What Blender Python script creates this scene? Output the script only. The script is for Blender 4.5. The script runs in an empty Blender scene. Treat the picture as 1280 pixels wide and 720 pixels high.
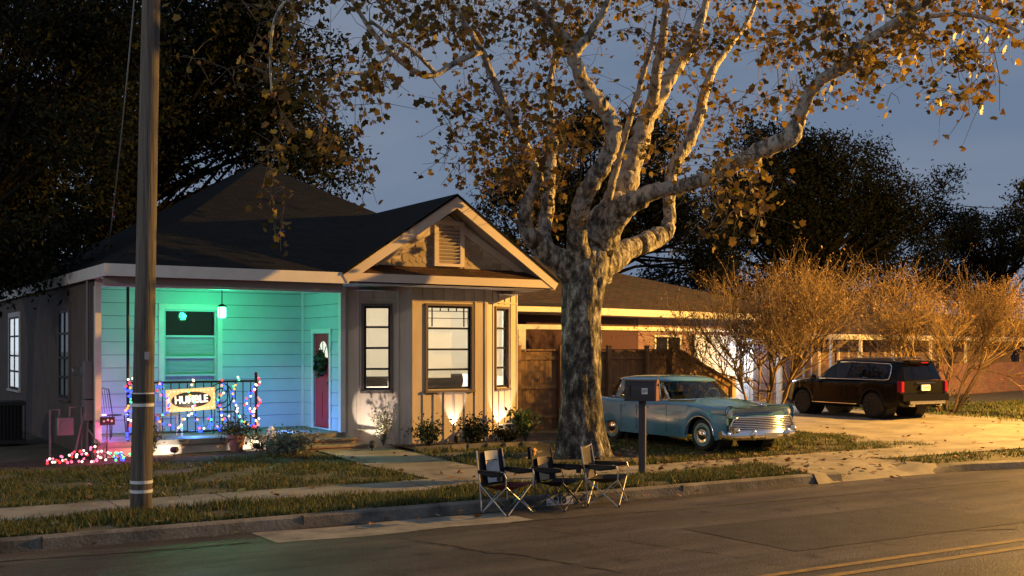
KEY, FILL = 50000, 2000
import bpy, math, random
import numpy as np
from mathutils import Vector, Matrix
random.seed(7); rng = np.random.default_rng(7)
scene = bpy.context.scene
COL = scene.collection
R = math.radians
# ------------------------------------------------------------------ camera frame (real metres)
CAMZ, FOC = 2.3, 1384.0
FX, FY = math.cos(R(57.7)), math.sin(R(57.7))
RX, RY = FY, -FX
def P(px, py, d):
    """a point seen at photo pixel (px,py) and standing d metres deep"""
    l = (px-640)/FOC*d
    return Vector((FX*d+RX*l, FY*d+RY*l, CAMZ-(py-435)/FOC*d))
cam = bpy.data.cameras.new('camera'); cam_o = bpy.data.objects.new('camera', cam); COL.objects.link(cam_o)
cam_o.location = (0, 0, CAMZ); cam_o.rotation_euler = (R(90), 0, R(57.7-90))
cam.sensor_width = 36; cam.lens = 36*FOC/1280; cam.shift_y = 75/1280
cam.clip_end = 2000; cam.clip_start = .05
scene.camera = cam_o

# ------------------------------------------------------------------ mesh builder
class MB:
    def __init__(s): s.v = []; s.f = []; s.m = []; s.mi = 0
    def vert(s, p): s.v.append(tuple(p)); return len(s.v)-1
    def face(s, pts):
        i = len(s.v); s.v += [tuple(p) for p in pts]; s.f.append(tuple(range(i, i+len(pts)))); s.m.append(s.mi)
    def box(s, x0, x1, y0, y1, z0, z1):
        s.obox(((x0+x1)/2, (y0+y1)/2, (z0+z1)/2), (abs(x1-x0)/2, 0, 0), (0, abs(y1-y0)/2, 0), (0, 0, abs(z1-z0)/2))
    def obox(s, c, a, b, d):
        c, a, b, d = Vector(c), Vector(a), Vector(b), Vector(d)
        if a.cross(b).dot(d) < 0: a = -a
        i = len(s.v)
        for k in (-1, 1):
            for (p, q) in ((-1, -1), (1, -1), (1, 1), (-1, 1)): s.v.append(tuple(c+a*p+b*q+d*k))
        for f in ((3, 2, 1, 0), (4, 5, 6, 7), (0, 1, 5, 4), (1, 2, 6, 5), (2, 3, 7, 6), (3, 0, 4, 7)):
            s.f.append(tuple(i+j for j in f)); s.m.append(s.mi)
    def bar(s, p, q, w, h, up=(0, 0, 1)):
        p, q = Vector(p), Vector(q); t = (q-p); L = t.length; t = t/L; u = Vector(up)
        n = t.cross(u)
        if n.length < 1e-4: n = t.cross(Vector((1, 0, 0)))
        n.normalize(); u = n.cross(t)
        s.obox((p+q)/2, t*L/2, n*w/2, u*h/2)
    def tube(s, pts, rad, n=8, cap=True, nz=None):
        pts = [Vector(p) for p in pts]
        if not isinstance(rad, (list, tuple)): rad = [rad]*len(pts)
        base = len(s.v); prev = None
        for k, p in enumerate(pts):
            t = (pts[min(k+1, len(pts)-1)]-pts[max(k-1, 0)])
            t = t.normalized() if t.length > 1e-6 else Vector((0, 0, 1))
            if prev is None:
                a = t.orthogonal().normalized()
            else:
                a = prev-t*prev.dot(t)
                a = a.normalized() if a.length > 1e-5 else t.orthogonal().normalized()
            prev = a; b = t.cross(a)
            for j in range(n):
                an = 2*math.pi*j/n; r = rad[k]
                if nz: r *= nz(p, an)
                s.v.append(tuple(p+(a*math.cos(an)+b*math.sin(an))*r))
        for k in range(len(pts)-1):
            for j in range(n):
                j2 = (j+1) % n
                s.f.append((base+k*n+j, base+k*n+j2, base+(k+1)*n+j2, base+(k+1)*n+j)); s.m.append(s.mi)
        if cap:
            s.f.append(tuple(base+j for j in range(n))[::-1]); s.m.append(s.mi)
            e = base+(len(pts)-1)*n
            s.f.append(tuple(e+j for j in range(n))); s.m.append(s.mi)
    def lathe(s, c, prof, n=16, axis='z', M=None, cap=True):
        """prof: (r, h) list"""
        base = len(s.v)
        for (r, h) in prof:
            for j in range(n):
                a = 2*math.pi*j/n; q = Vector((r*math.cos(a), r*math.sin(a), h))
                if axis == 'y': q = Vector((q.x, q.z, -q.y))
                if axis == 'x': q = Vector((q.z, q.x, q.y))
                if M: q = M @ q
                s.v.append(tuple(Vector(c)+q))
        for k in range(len(prof)-1):
            for j in range(n):
                j2 = (j+1) % n
                s.f.append((base+k*n+j, base+k*n+j2, base+(k+1)*n+j2, base+(k+1)*n+j)); s.m.append(s.mi)
        if cap and prof[0][0] > 1e-4: s.f.append(tuple(base+j for j in range(n))[::-1]); s.m.append(s.mi)
        if cap and prof[-1][0] > 1e-4:
            e = base+(len(prof)-1)*n; s.f.append(tuple(e+j for j in range(n))); s.m.append(s.mi)
    def ball(s, c, r, n=8, k=6, sq=(1, 1, 1)):
        pr = [(r*math.sin(math.pi*i/k), -r*math.cos(math.pi*i/k)) for i in range(k+1)]
        pr[0] = (1e-5, -r); pr[-1] = (1e-5, r)
        M = Matrix.Diagonal(Vector(sq)); s.lathe(c, pr, n, M=M)
    def grid(s, rows, close=False, flip=False):
        n = len(rows[0]); base = len(s.v)
        for r_ in rows: s.v += [tuple(p) for p in r_]
        for i in range(len(rows)-1):
            for j in range(n if close else n-1):
                j2 = (j+1) % n
                q = (base+i*n+j, base+i*n+j2, base+(i+1)*n+j2, base+(i+1)*n+j)
                s.f.append(q[::-1] if flip else q); s.m.append(s.mi)
    def build(s, name, mat, parent=None, local=False, smooth=False):
        me = bpy.data.meshes.new(name); o = bpy.data.objects.new(name, me)
        off = Vector((0, 0, 0))
        if parent is not None and not local:
            q = parent
            while q is not None: off += q.location; q = q.parent
        v = [(p[0]-off.x, p[1]-off.y, p[2]-off.z) for p in s.v] if off.length else s.v
        me.from_pydata(v, [], s.f)
        mats = mat if isinstance(mat, (list, tuple)) else [mat]
        for m in mats: me.materials.append(m)
        if len(mats) > 1: me.polygons.foreach_set('material_index', s.m)
        if smooth:
            me.polygons.foreach_set('use_smooth', [True]*len(s.f))
            if smooth is not True: me.set_sharp_from_angle(angle=R(smooth))
        me.update(); COL.objects.link(o)
        if parent is not None: o.parent = parent
        return o
def empty(name, loc=(0, 0, 0), rz=0):
    o = bpy.data.objects.new(name, None); o.location = loc; o.rotation_euler = (0, 0, rz); o.empty_display_size = .1
    COL.objects.link(o); return o
def tag(o, label, cat, group=None, kind=None):
    o['label'] = label; o['category'] = cat
    if group: o['group'] = group
    if kind: o['kind'] = kind
    return o
def struct(o, label=None):
    o['kind'] = 'structure'
    if label: o['label'] = label
    return o
def copy_tree(o, parent=None):
    c = o.copy(); COL.objects.link(c)
    if parent is not None: c.parent = parent
    for ch in [x for x in o.children]: copy_tree(ch, c)
    return c
def text_part(txt, size, M, mat, parent, name='lettering', ext=.004, bold=0.0, sx=1.0, label=None):
    cu = bpy.data.curves.new('t', 'FONT'); cu.body = txt; cu.size = size; cu.extrude = ext; cu.offset = bold
    cu.align_x = 'CENTER'; cu.align_y = 'CENTER'
    t = bpy.data.objects.new('t', cu); me = bpy.data.meshes.new_from_object(t)
    me.transform(Matrix.Diagonal((sx, 1, 1, 1))); me.transform(M)
    bpy.data.objects.remove(t); bpy.data.curves.remove(cu)
    me.materials.clear(); me.materials.append(mat)
    o = bpy.data.objects.new(name, me); COL.objects.link(o)
    if parent: o.parent = parent
    if label: o['label'] = label
    return o

# ------------------------------------------------------------------ materials
def nt(name):
    m = bpy.data.materials.new(name); m.use_nodes = True
    return m, m.node_tree, m.node_tree.nodes['Principled BSDF']
def mat(name, col, rough=.6, metal=0, col2=None, scale=8, detail=6, bump=0, bscale=None, spec=.5, stretch=None, ramp=(.35, .65), coat=0, island=None):
    m, t, b = nt(name); N, L = t.nodes, t.links
    b.inputs['Roughness'].default_value = rough; b.inputs['Metallic'].default_value = metal
    b.inputs['Specular IOR Level'].default_value = spec; b.inputs['Coat Weight'].default_value = coat
    b.inputs['Base Color'].default_value = (*col, 1)
    tc = N.new('ShaderNodeTexCoord'); src = tc.outputs['Object']
    if stretch:
        mp = N.new('ShaderNodeMapping'); mp.inputs['Scale'].default_value = stretch; L.new(src, mp.inputs[0]); src = mp.outputs[0]
    out = None
    if col2:
        n = N.new('ShaderNodeTexNoise'); n.inputs['Scale'].default_value = scale; n.inputs['Detail'].default_value = detail
        n.inputs['Roughness'].default_value = .65
        L.new(src, n.inputs['Vector'])
        r = N.new('ShaderNodeValToRGB'); r.color_ramp.elements[0].position = ramp[0]; r.color_ramp.elements[1].position = ramp[1]
        r.color_ramp.elements[0].color = (*col, 1); r.color_ramp.elements[1].color = (*col2, 1)
        L.new(n.outputs[0], r.inputs[0]); out = r.outputs[0]
    if island:
        g = N.new('ShaderNodeNewGeometry'); r = N.new('ShaderNodeValToRGB'); cr = r.color_ramp
        cr.interpolation = 'LINEAR'
        while len(cr.elements) < len(island): cr.elements.new(.5)
        for i, c in enumerate(island):
            cr.elements[i].position = i/(len(island)-1); cr.elements[i].color = (*c, 1)
        L.new(g.outputs['Random Per Island'], r.inputs[0]); out = r.outputs[0]
    if out: L.new(out, b.inputs['Base Color'])
    if bump:
        n2 = N.new('ShaderNodeTexNoise'); n2.inputs['Scale'].default_value = bscale or scale*3; n2.inputs['Detail'].default_value = 6
        L.new(src, n2.inputs['Vector'])
        bp = N.new('ShaderNodeBump'); bp.inputs['Strength'].default_value = min(bump, 1); bp.inputs['Distance'].default_value = .02
        L.new(n2.outputs[0], bp.inputs['Height']); L.new(bp.outputs[0], b.inputs['Normal'])
    return m
def emis(name, col, st, samp=True):
    m, t, b = nt(name); b.inputs['Base Color'].default_value = (*[c*.5 for c in col], 1)
    b.inputs['Emission Color'].default_value = (*col, 1); b.inputs['Emission Strength'].default_value = st
    if not samp: m.cycles.emission_sampling = 'NONE'
    return m
def brickmat(name, c1, c2, mortar, sc=1.0, axis='xz'):
    m, t, b = nt(name); N, L = t.nodes, t.links
    tc = N.new('ShaderNodeTexCoord'); sp = N.new('ShaderNodeSeparateXYZ'); cb = N.new('ShaderNodeCombineXYZ')
    L.new(tc.outputs['Object'], sp.inputs[0]); L.new(sp.outputs['X' if axis[0] == 'x' else 'Y'], cb.inputs[0]); L.new(sp.outputs['Z' if axis[1] == 'z' else 'Y'], cb.inputs[1])
    br = N.new('ShaderNodeTexBrick'); br.inputs['Scale'].default_value = sc
    br.inputs['Brick Width'].default_value = .21; br.inputs['Row Height'].default_value = .075; br.inputs['Mortar Size'].default_value = .007
    br.inputs['Color1'].default_value = (*c1, 1); br.inputs['Color2'].default_value = (*c2, 1); br.inputs['Mortar'].default_value = (*mortar, 1)
    L.new(cb.outputs[0], br.inputs['Vector'])
    n = N.new('ShaderNodeTexNoise'); n.inputs['Scale'].default_value = 3; L.new(tc.outputs['Object'], n.inputs['Vector'])
    mx = N.new('ShaderNodeMix'); mx.data_type = 'RGBA'; mx.blend_type = 'MULTIPLY'; mx.inputs['Factor'].default_value = .5
    L.new(br.outputs['Color'], mx.inputs['A']); L.new(n.outputs['Color'], mx.inputs['B'])
    L.new(mx.outputs['Result'], b.inputs['Base Color']); b.inputs['Roughness'].default_value = .9; b.inputs['Specular IOR Level'].default_value = .15
    bp = N.new('ShaderNodeBump'); bp.inputs['Strength'].default_value = .6; bp.inputs['Distance'].default_value = .01; bp.invert = True
    L.new(br.outputs['Fac'], bp.inputs['Height']); L.new(bp.outputs[0], b.inputs['Normal'])
    return m
def glassmat(name, tint, gl=.12, rough=.03):
    m, t, b = nt(name); N, L = t.nodes, t.links
    tr = N.new('ShaderNodeBsdfTransparent'); tr.inputs[0].default_value = (*tint, 1)
    g = N.new('ShaderNodeBsdfGlossy'); g.inputs['Roughness'].default_value = rough; g.inputs[0].default_value = (.9, .9, .9, 1)
    fr = N.new('ShaderNodeFresnel'); ge = N.new('ShaderNodeNewGeometry'); io = N.new('ShaderNodeMapRange'); io.inputs['To Min'].default_value = 1.5; io.inputs['To Max'].default_value = 1/1.5; L.new(ge.outputs['Backfacing'], io.inputs['Value']); L.new(io.outputs[0], fr.inputs[0])
    mx = N.new('ShaderNodeMixShader'); L.new(fr.outputs[0], mx.inputs[0]); L.new(tr.outputs[0], mx.inputs[1]); L.new(g.outputs[0], mx.inputs[2])
    L.new(mx.outputs[0], N['Material Output'].inputs['Surface']); return m
def leafmat(name, cols, trans=.3, rough=.6, spec=.3):
    m = mat(name, cols[0], rough, island=cols, spec=spec); t = m.node_tree; N, L = t.nodes, t.links
    b = N['Principled BSDF']; tl = N.new('ShaderNodeBsdfTranslucent'); mx = N.new('ShaderNodeMixShader'); mx.inputs[0].default_value = trans
    src = b.inputs['Base Color'].links[0].from_socket; L.new(src, tl.inputs[0])
    L.new(b.outputs[0], mx.inputs[1]); L.new(tl.outputs[0], mx.inputs[2]); L.new(mx.outputs[0], N['Material Output'].inputs['Surface']); return m

def asphalt():
    m, t, b = nt('asphalt'); N, L = t.nodes, t.links
    tc = N.new('ShaderNodeTexCoord'); src = tc.outputs['Object']
    def noise(sc, det, st=(1, 1, 1), rough=.6):
        mp = N.new('ShaderNodeMapping'); mp.inputs['Scale'].default_value = st; L.new(src, mp.inputs[0])
        n = N.new('ShaderNodeTexNoise'); n.inputs['Scale'].default_value = sc; n.inputs['Detail'].default_value = det; n.inputs['Roughness'].default_value = rough
        L.new(mp.outputs[0], n.inputs['Vector']); return n.outputs[0]
    def ramp(x, stops):
        r = N.new('ShaderNodeValToRGB'); cr = r.color_ramp
        while len(cr.elements) < len(stops): cr.elements.new(.5)
        for e, (p, c) in zip(cr.elements, stops): e.position = p; e.color = (*c, 1)
        L.new(x, r.inputs[0]); return r.outputs[0]
    def mul(a, c, f=1):
        x = N.new('ShaderNodeMix'); x.data_type = 'RGBA'; x.blend_type = 'MULTIPLY'; x.inputs['Factor'].default_value = f; L.new(a, x.inputs['A']); L.new(c, x.inputs['B']); return x.outputs['Result']
    base = ramp(noise(70, 3), [(.3, (.055, .048, .041)), (.7, (.155, .132, .106))])
    big = ramp(noise(.45, 8, (.6, 1.3, 1), .7), [(.36, (.42, .42, .42)), (.6, (1, 1, 1))])
    streak = ramp(noise(1.2, 6, (.12, 2.2, 1)), [(.35, (.6, .6, .6)), (.62, (1, 1, 1))])
    stain = ramp(noise(1.7, 4), [(.28, (.35, .34, .33)), (.40, (1, 1, 1))])
    L.new(mul(mul(mul(base, big), streak), stain), b.inputs['Base Color'])
    rr = N.new('ShaderNodeMapRange'); rr.inputs['To Min'].default_value = .30; rr.inputs['To Max'].default_value = .75; L.new(noise(.8, 6, (.5, 1.4, 1)), rr.inputs['Value']); L.new(rr.outputs[0], b.inputs['Roughness'])
    b.inputs['Specular IOR Level'].default_value = .22
    bp = N.new('ShaderNodeBump'); bp.inputs['Strength'].default_value = .9; bp.inputs['Distance'].default_value = .02; L.new(noise(38, 6), bp.inputs['Height']); L.new(bp.outputs[0], b.inputs['Normal'])
    return m
M = {}
M['asphalt'] = asphalt()
M['concrete'] = mat('concrete', (.13, .115, .09), .85, col2=(.26, .23, .185), scale=1.3, detail=9, bump=.25, bscale=40)
M['concrete_old'] = mat('concrete_old', (.12, .11, .095), .85, col2=(.26, .24, .2), scale=2.2, detail=9, bump=.35, bscale=30)
M['curb'] = mat('curb_concrete', (.05, .047, .042), .9, col2=(.20, .18, .155), scale=1.6, detail=9, bump=.5, bscale=25)
M['soil'] = mat('soil', (.045, .036, .02), .95, col2=(.10, .088, .05), scale=1.8, detail=10, bump=.8, bscale=18)
M['mulch'] = mat('mulch', (.02, .013, .008), .95, col2=(.07, .045, .028), scale=14, detail=8, bump=1, bscale=40)
M['yellow'] = mat('road_yellow', (.28, .16, .03), .7, col2=(.09, .065, .035), scale=9, ramp=(.4, .7))
M['crack'] = mat('tar_crack', (.008, .008, .008), .9)
M['joint'] = mat('joint_dirt', (.03, .027, .022), .95)
M['siding'] = mat('siding_paint', (.44, .47, .49), .5, col2=(.50, .53, .55), scale=1.2)
M['batten'] = mat('batten_paint', (.46, .37, .27), .6, col2=(.58, .47, .36), scale=3, bump=.15, bscale=30, stretch=(1, 1, .25))
M['brownwall'] = mat('brown_paint', (.10, .068, .052), .7, col2=(.14, .10, .078), scale=2)
M['trim'] = mat('trim_paint', (.72, .68, .64), .5, col2=(.60, .55, .50), scale=4, ramp=(.3, .8))
M['fascia'] = mat('fascia_paint', (.66, .56, .48), .55, col2=(.52, .43, .36), scale=3, ramp=(.3, .8), stretch=(.3, 1, 1))
M['soffit'] = mat('soffit_paint', (.34, .30, .27), .7)
M['scallop'] = mat('scallop_paint', (.36, .28, .20), .7, island=[(.30, .23, .16), (.42, .33, .23)])
M['shingle'] = brickmat('roof_shingle', (.012, .012, .012), (.022, .021, .020), (.006, .006, .006), .6, 'xy')
M['shingle_brown'] = brickmat('pent_shingle', (.075, .04, .028), (.12, .065, .04), (.03, .02, .015), .6, 'xy')
M['red'] = mat('red_door', (.46, .012, .018), .4, col2=(.52, .016, .022), scale=3, coat=.2)
M['iron'] = mat('black_iron', (.02, .02, .022), .45, .6)
M['darkgreen'] = leafmat('dark_evergreen', [(.012, .022, .010), (.03, .045, .016), (.055, .07, .025), (.02, .03, .01)], .15)
M['oak'] = leafmat('oak_leaf', [(.005, .008, .004), (.010, .014, .005), (.018, .021, .008), (.024, .022, .008)], .12, spec=.08)
M['wood'] = mat('fence_wood', (.15, .085, .04), .8, col2=(.28, .17, .085), scale=4, stretch=(3, 3, .35), bump=.4, bscale=14)
M['stepwood'] = mat('step_wood', (.20, .13, .085), .8, col2=(.36, .25, .17), scale=5, stretch=(.4, 3, 3), bump=.3)
M['polewood'] = mat('pole_wood', (.06, .053, .046), .85, col2=(.14, .122, .105), scale=9, stretch=(3, 3, .12), bump=.8, bscale=16)
M['rubber'] = mat('tyre_rubber', (.015, .015, .015), .8)
M['chrome'] = mat('chrome', (.82, .82, .82), .12, 1.0)
M['alu'] = mat('aluminium', (.5, .5, .5), .3, 1.0)
M['glass'] = glassmat('window_glass', (.92, .93, .92))
M['carglass'] = glassmat('car_glass', (.35, .38, .38))
M['darkglass'] = glassmat('privacy_glass', (.12, .12, .12))
M['black'] = mat('black_paint', (.004, .004, .005), .22, coat=.0, spec=.22)
M['blackmat'] = mat('matt_black', (.012, .012, .012), .7)
M['teal'] = mat('teal_paint', (.10, .27, .42), .16, col2=(.12, .30, .45), scale=2, coat=.7, spec=.5)
M['seatred'] = mat('dark_red_cloth', (.09, .012, .012), .9)
M['gnome'] = mat('plain_white', (.75, .74, .72), .6)
M['mailbox'] = mat('mailbox_paint', (.03, .022, .022), .5)
M['mailpost'] = mat('mailbox_post_paint', (.045, .036, .04), .7, col2=(.07, .055, .055), scale=6, stretch=(3, 3, .3))
# ------------------------------------------------------------------ ground, road, walks
def ys(x): return 13.55-.03*x                     # kerb line of the street
def smooth(a, b, x):
    t = min(1, max(0, (x-a)/(b-a))); return t*t*(3-2*t)
def kerb_y(x): return ys(x)-.45*smooth(17.2, 20.5, x)
def gz(x, y):
    off = y-ys(x)
    if off < 0: return -.03
    h = .15+(.10-.04*smooth(9, 15, x))*smooth(2.7, 9, off)
    h += .03*math.sin(x*.9+y*.5)*math.sin(y*1.1)*smooth(2.7, 4, off)*(1-smooth(10, 12, off))
    if 14.85 < x < 17.25 and off < 1.5: h = .03+.11*smooth(0, 1.4, off)
    return h
def nonuni(a, b, fine0, fine1, step, grow=1.35):
    v = list(np.arange(fine0, fine1+1e-6, step)); s = step; p = fine0
    while p > a: s *= grow; p -= s; v.insert(0, max(p, a))
    s = step; p = fine1
    while p < b: s *= grow; p += s; v.append(min(p, b))
    return v
def gcoord(x, y): return (x, y, gz(x, y)-.004)
gm = MB()
offs = nonuni(-400, 600, -1, 12, .4)
offs = sorted(set([round(o, 4) for o in offs]+[-.001, .151]))
xs = nonuni(-500, 500, -4, 34, .5)
gm.grid([[(x, ys(x)+o, (gz(x, ys(x)+o)-.004 if o > -.0005 else -.03)) for x in xs] for o in offs], flip=False)
struct(gm.build('ground', M['soil'], smooth=True))
rd = MB()
rd.grid([[(x, kerb_y(x)+o if o > -.01 else ys(x)+o, -.0 + .05*(1-((o+5.6)/5.6)**2) if True else 0) for x in nonuni(-300, 300, -4, 34, 1)] for o in (-11.2, -10, -8.4, -7, -5.6, -4.2, -2.8, -1.4, -.6, 0)])
road = struct(rd.build('road', M['asphalt'], smooth=True))
def rz(off): return .05*(1-((off+5.6)/5.6)**2)
for nm, o0, w, mt_ in (('road_line', -5.42, .11, 'yellow'), ('road_line', -5.74, .11, 'yellow')):
    b = MB(); xx = nonuni(-200, 200, 0, 20, 1)
    b.grid([[(x, ys(x)+o, rz(o)+.005) for x in xx] for o in (o0-w/2, o0+w/2)]); struct(b.build(nm, M['yellow'], road))
# lighter concrete patch by the gutter and the tar cracks
b = MB(); b.grid([[(x, ys(x)+o+.05*math.sin(x*3), rz(o)+.004) for x in np.arange(4.6, 8.3, .25)] for o in (-1.05, -.6, -.12)])
struct(b.build('road_patch', M['concrete_old'], road))
b = MB(); b.grid([[(x, ys(x)+o+.01*math.sin(x*9), rz(o)+.004) for x in np.arange(9.2, 13.6, .3)] for o in (-4.6, -3.6, -2.7)])
struct(b.build('road_patch', mat('tar_patch', (.026, .024, .022), .6, col2=(.05, .045, .04), scale=3, bump=.6, bscale=50, spec=.25), road))
def crack(pts, w):
    b = MB(); pr = []
    fine = []
    for (a, c) in zip(pts[:-1], pts[1:]):
        for k in range(8): fine.append(tuple(a[i]+(c[i]-a[i])*k/8+random.uniform(-.035, .035) for i in (0, 1)))
    up = []; dn = []
    for (x, y) in fine:
        ww = w*random.uniform(.3, 1.5); z = rz(y-ys(x))+.0055
        up.append((x, y+ww, z)); dn.append((x, y-ww, z))
    b.grid([dn, up]); struct(b.build('road_crack', M['crack'], road))
def RP(px, py, z=.03):
    d = FOC*(CAMZ-z)/(py-435); p = P(px, py, d); return (p.x, p.y)
crack([RP(500, 672), RP(560, 682), RP(600, 690), RP(650, 695), RP(700, 705), RP(800, 722)], .07)
crack([RP(625, 651), RP(720, 668), RP(800, 680), RP(860, 690)], .03)
crack([RP(0, 700), RP(150, 690), RP(330, 676)], .03)
crack([RP(640, 652), RP(900, 632), RP(1010, 622), RP(1290, 598)], .022)
crack([RP(1010, 622), RP(1060, 640), RP(1068, 655), RP(1130, 668), RP(1290, 662)], .016)
crack([RP(855, 688), RP(930, 700), RP(990, 712)], .025)
# kerbs (two runs with the driveway mouth between them)
def kerb(x0, x1):
    b = MB(); n = max(2, int((x1-x0)/.3)); rows = []
    for i in range(n+1):
        x = x0+(x1-x0)*i/n; y = kerb_y(x); e = 1
        if x < 15 : e = 1-.85*smooth(14.7, 15.0, x)
        if 17 < x: e = smooth(17.1, 17.9, x)
        j = .008*math.sin(x*7)+.006*math.sin(x*17)
        t = .015+.14*e
        rows.append([(x, y-.02+j, -.03), (x, y+.015+j, t-.025), (x, y+.05+j, t), (x, y+.16, t+.002), (x, y+.165, -.03)])
    b.grid(rows, flip=True); b.face(rows[0][::-1]); b.face(rows[-1]); return b.build('kerb', M['curb'], smooth=40)
struct(kerb(-60, 15.0)); struct(kerb(17.1, 60))
kx = -4
jb = MB()
for k in range(9):
    x = -4+k*3.1
    if 13.9 < x < 18.3: continue
    y = kerb_y(x); jb.box(x, x+.010, y-.012, y+.158, .0, .1535)
struct(jb.build('kerb_joint', M['joint']))
# pavement slabs
sw = MB(); x = -40
jn = MB()
while x < 44:
    w = 1.5; e = .018
    z = .162+random.uniform(-.006, .006); a = ys(x)+1.5; c = ys(x)+2.68
    if 14.4 < x < 17.3: a -= 0
    sw.obox((x+w/2, (a+c)/2, z/2), ((w-e)/2, -.03*(w-e)/2, 0), (.0, (c-a)/2, 0), (0, 0, z/2)); x += w
struct(sw.build('pavement', M['concrete']))
# apron of the small drive, walk to the steps, big drive
def sheet(name, poly_fn, us, vs, lift, m):
    b = MB(); rows = []
    for v in vs:
        rows.append([])
        for u in us:
            x, y = poly_fn(u, v); rows[-1].append((x, y, gz(x, y)+lift))
    b.grid(rows); return struct(b.build(name, m, smooth=True))
L01 = np.linspace(0, 1, 13)
sheet('driveway_apron', lambda u, v: ((14.6-.25*(1-v)+u*(2.75+.5*(1-v))), ys(16)-.06+v*1.62), L01, L01, .012, M['concrete'])
sheet('walkway', lambda u, v: (8.55+u*1.6-.05*v, ys(9)+2.6+v*4.95), np.linspace(0, 1, 5), np.linspace(0, 1, 15), .014, M['concrete'])
sheet('driveway', lambda u, v: (20.9+.7*v+u*(9.2-1.0*v) + (-3.4*(1-v)**9*(1-u)), ys(22)+2.5+v*13.5), np.linspace(0, 1, 16), np.linspace(0, 1, 40), .016, M['concrete'])
sheet('street_pad', lambda u, v: (17.6+u*11, ys(22)+1.35+v*1.25 - .12*u), np.linspace(0, 1, 12), np.linspace(0, 1, 4), .013, M['concrete'])
# small joints across the walk
b = MB()
for yy in (16.95, 18.4, 19.8): b.grid([[(x, y, gz(x, y)+.019) for x in np.linspace(8.53, 10.12, 6)] for y in (yy, yy+.02)])
struct(b.build('walkway_joint', M['joint']))
# planting bed below the house
b = MB(); rows = []
for (o, h) in ((0, -.01), (.12, .02), (.5, .03), (1.5, .03)):
    rows.append([(x, 20.25+o+.15*math.sin(x*1.7), gz(x, 20.6)+h) for x in np.linspace(2.2, 7.6, 24)])
b.grid(rows); struct(b.build('mulch_bed', M['mulch'], smooth=True))
b = MB(); rows = []
for (o, h) in ((0, .0), (.06, .05), (.4, .06), (1.8, .06)):
    rows.append([(x, 19.75+o+.1*math.sin(x*1.3), gz(x, 20)+h) for x in np.linspace(10.2, 15.2, 24)])
b.grid(rows); struct(b.build('mulch_bed', M['mulch'], smooth=True))
b = MB()
x = 10.2
while x < 14.8:
    b.obox((x+.2, 19.72+.1*math.sin(x*1.3), gz(x, 19.7)+.05), (.19, .02*random.uniform(-1, 1), 0), (0, .05, 0), (0, 0, .055)); x += .41
tag(b.build('bed_edging', M['curb']), 'low stone edging around the flower bed below the lit bay windows', 'garden edging')
# ------------------------------------------------------------------ grass and fallen leaves
def blades(n_, region, hmin, hmax, w=.018):
    """region(n)-> arrays x,y"""
    x, y = region(n_); n = len(x)
    z = np.array([gz(a, c) for a, c in zip(x, y)])
    h = rng.uniform(hmin, hmax, n)*(.55+.6*np.abs(np.sin(x*1.7+np.sin(y*2.1))*np.cos(y*1.9-x*.6))); a = rng.uniform(0, 2*np.pi, n); l = rng.uniform(0.1, .9, n)*h; la = rng.uniform(0, 2*np.pi, n)
    v = np.zeros((n, 3, 3))
    v[:, 0] = np.c_[x-np.cos(a)*w, y-np.sin(a)*w, z-.01]; v[:, 1] = np.c_[x+np.cos(a)*w, y+np.sin(a)*w, z-.01]
    v[:, 2] = np.c_[x+np.cos(la)*l, y+np.sin(la)*l, z+h]
    return v.reshape(-1, 3)
def mesh_np(name, v, k, m):
    n = len(v)//k; me = bpy.data.meshes.new(name)
    me.vertices.add(len(v)); me.vertices.foreach_set('co', v.astype(np.float32).ravel())
    me.loops.add(n*k); me.loops.foreach_set('vertex_index', np.arange(n*k, dtype=np.int32))
    me.polygons.add(n); me.polygons.foreach_set('loop_start', np.arange(0, n*k, k, dtype=np.int32))
    me.update(calc_edges=True); me.validate(); me.materials.append(m)
    o = bpy.data.objects.new(name, me); COL.objects.link(o); return o
def rect(x0, x1, o0, o1, hole=None, clump=0):
    def f(n):
        x = rng.uniform(x0, x1, n); o = rng.uniform(o0, o1, n); y = 13.55-.03*x+o
        k = np.ones(n, bool)
        if hole: k &= ~hole(x, y)
        if clump:
            d = np.sin(x*2.3+np.sin(y*1.9))*np.sin(y*2.7+np.cos(x*1.3))+.5*np.sin(x*5.1)*np.sin(y*6.3)
            k &= (d+rng.uniform(-1, 1, n)*.7) > -clump
        return x[k], y[k]
    return f
trunkhole = lambda x, y: ((x-12.8)**2+(y-17.6)**2 < 1.5) | ((x > 14.85) & (x < 17.25) & (y < 15.1))
M['grass'] = leafmat('lawn_grass', [(.022, .036, .010), (.06, .09, .022), (.10, .11, .032), (.20, .16, .06), (.04, .07, .018)], .25)
gv = [blades(60000, rect(-4, 8.5, 2.68, 7.0, clump=.08), .03, .11, .012),
      blades(46000, rect(-4, 14.5, .17, 1.5, clump=.4), .04, .145, .013),
      blades(9000, rect(10.15, 13.4, 2.68, 6.5, trunkhole, .3), .04, .12),
      blades(36000, rect(13.2, 21.0, 2.68, 7.5, trunkhole, .3), .03, .10, .013),
      blades(5000, rect(17.4, 34, .17, 1.3, clump=.3), .04, .1),
      blades(12000, rect(29.3, 42, 3.5, 14), .05, .12, .03)]
o = mesh_np('grass', np.concatenate(gv), 3, M['grass']); tag(o, 'patchy winter lawn grass over the yard and the verge by the kerb', 'grass', kind='stuff')
M['deadleaf'] = leafmat('dead_leaf', [(.10, .05, .02), (.22, .11, .04), (.30, .20, .10), (.14, .07, .03)], .1)
fx = []
STAR = np.array([(0, -.55), (.35, -.48), (.7, -.42), (.66, -.02), (.85, .42), (.42, .55), (0, 1.0), (-.42, .5), (-.8, .48), (-.62, .02), (-.75, -.35), (-.3, -.45)])
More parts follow.
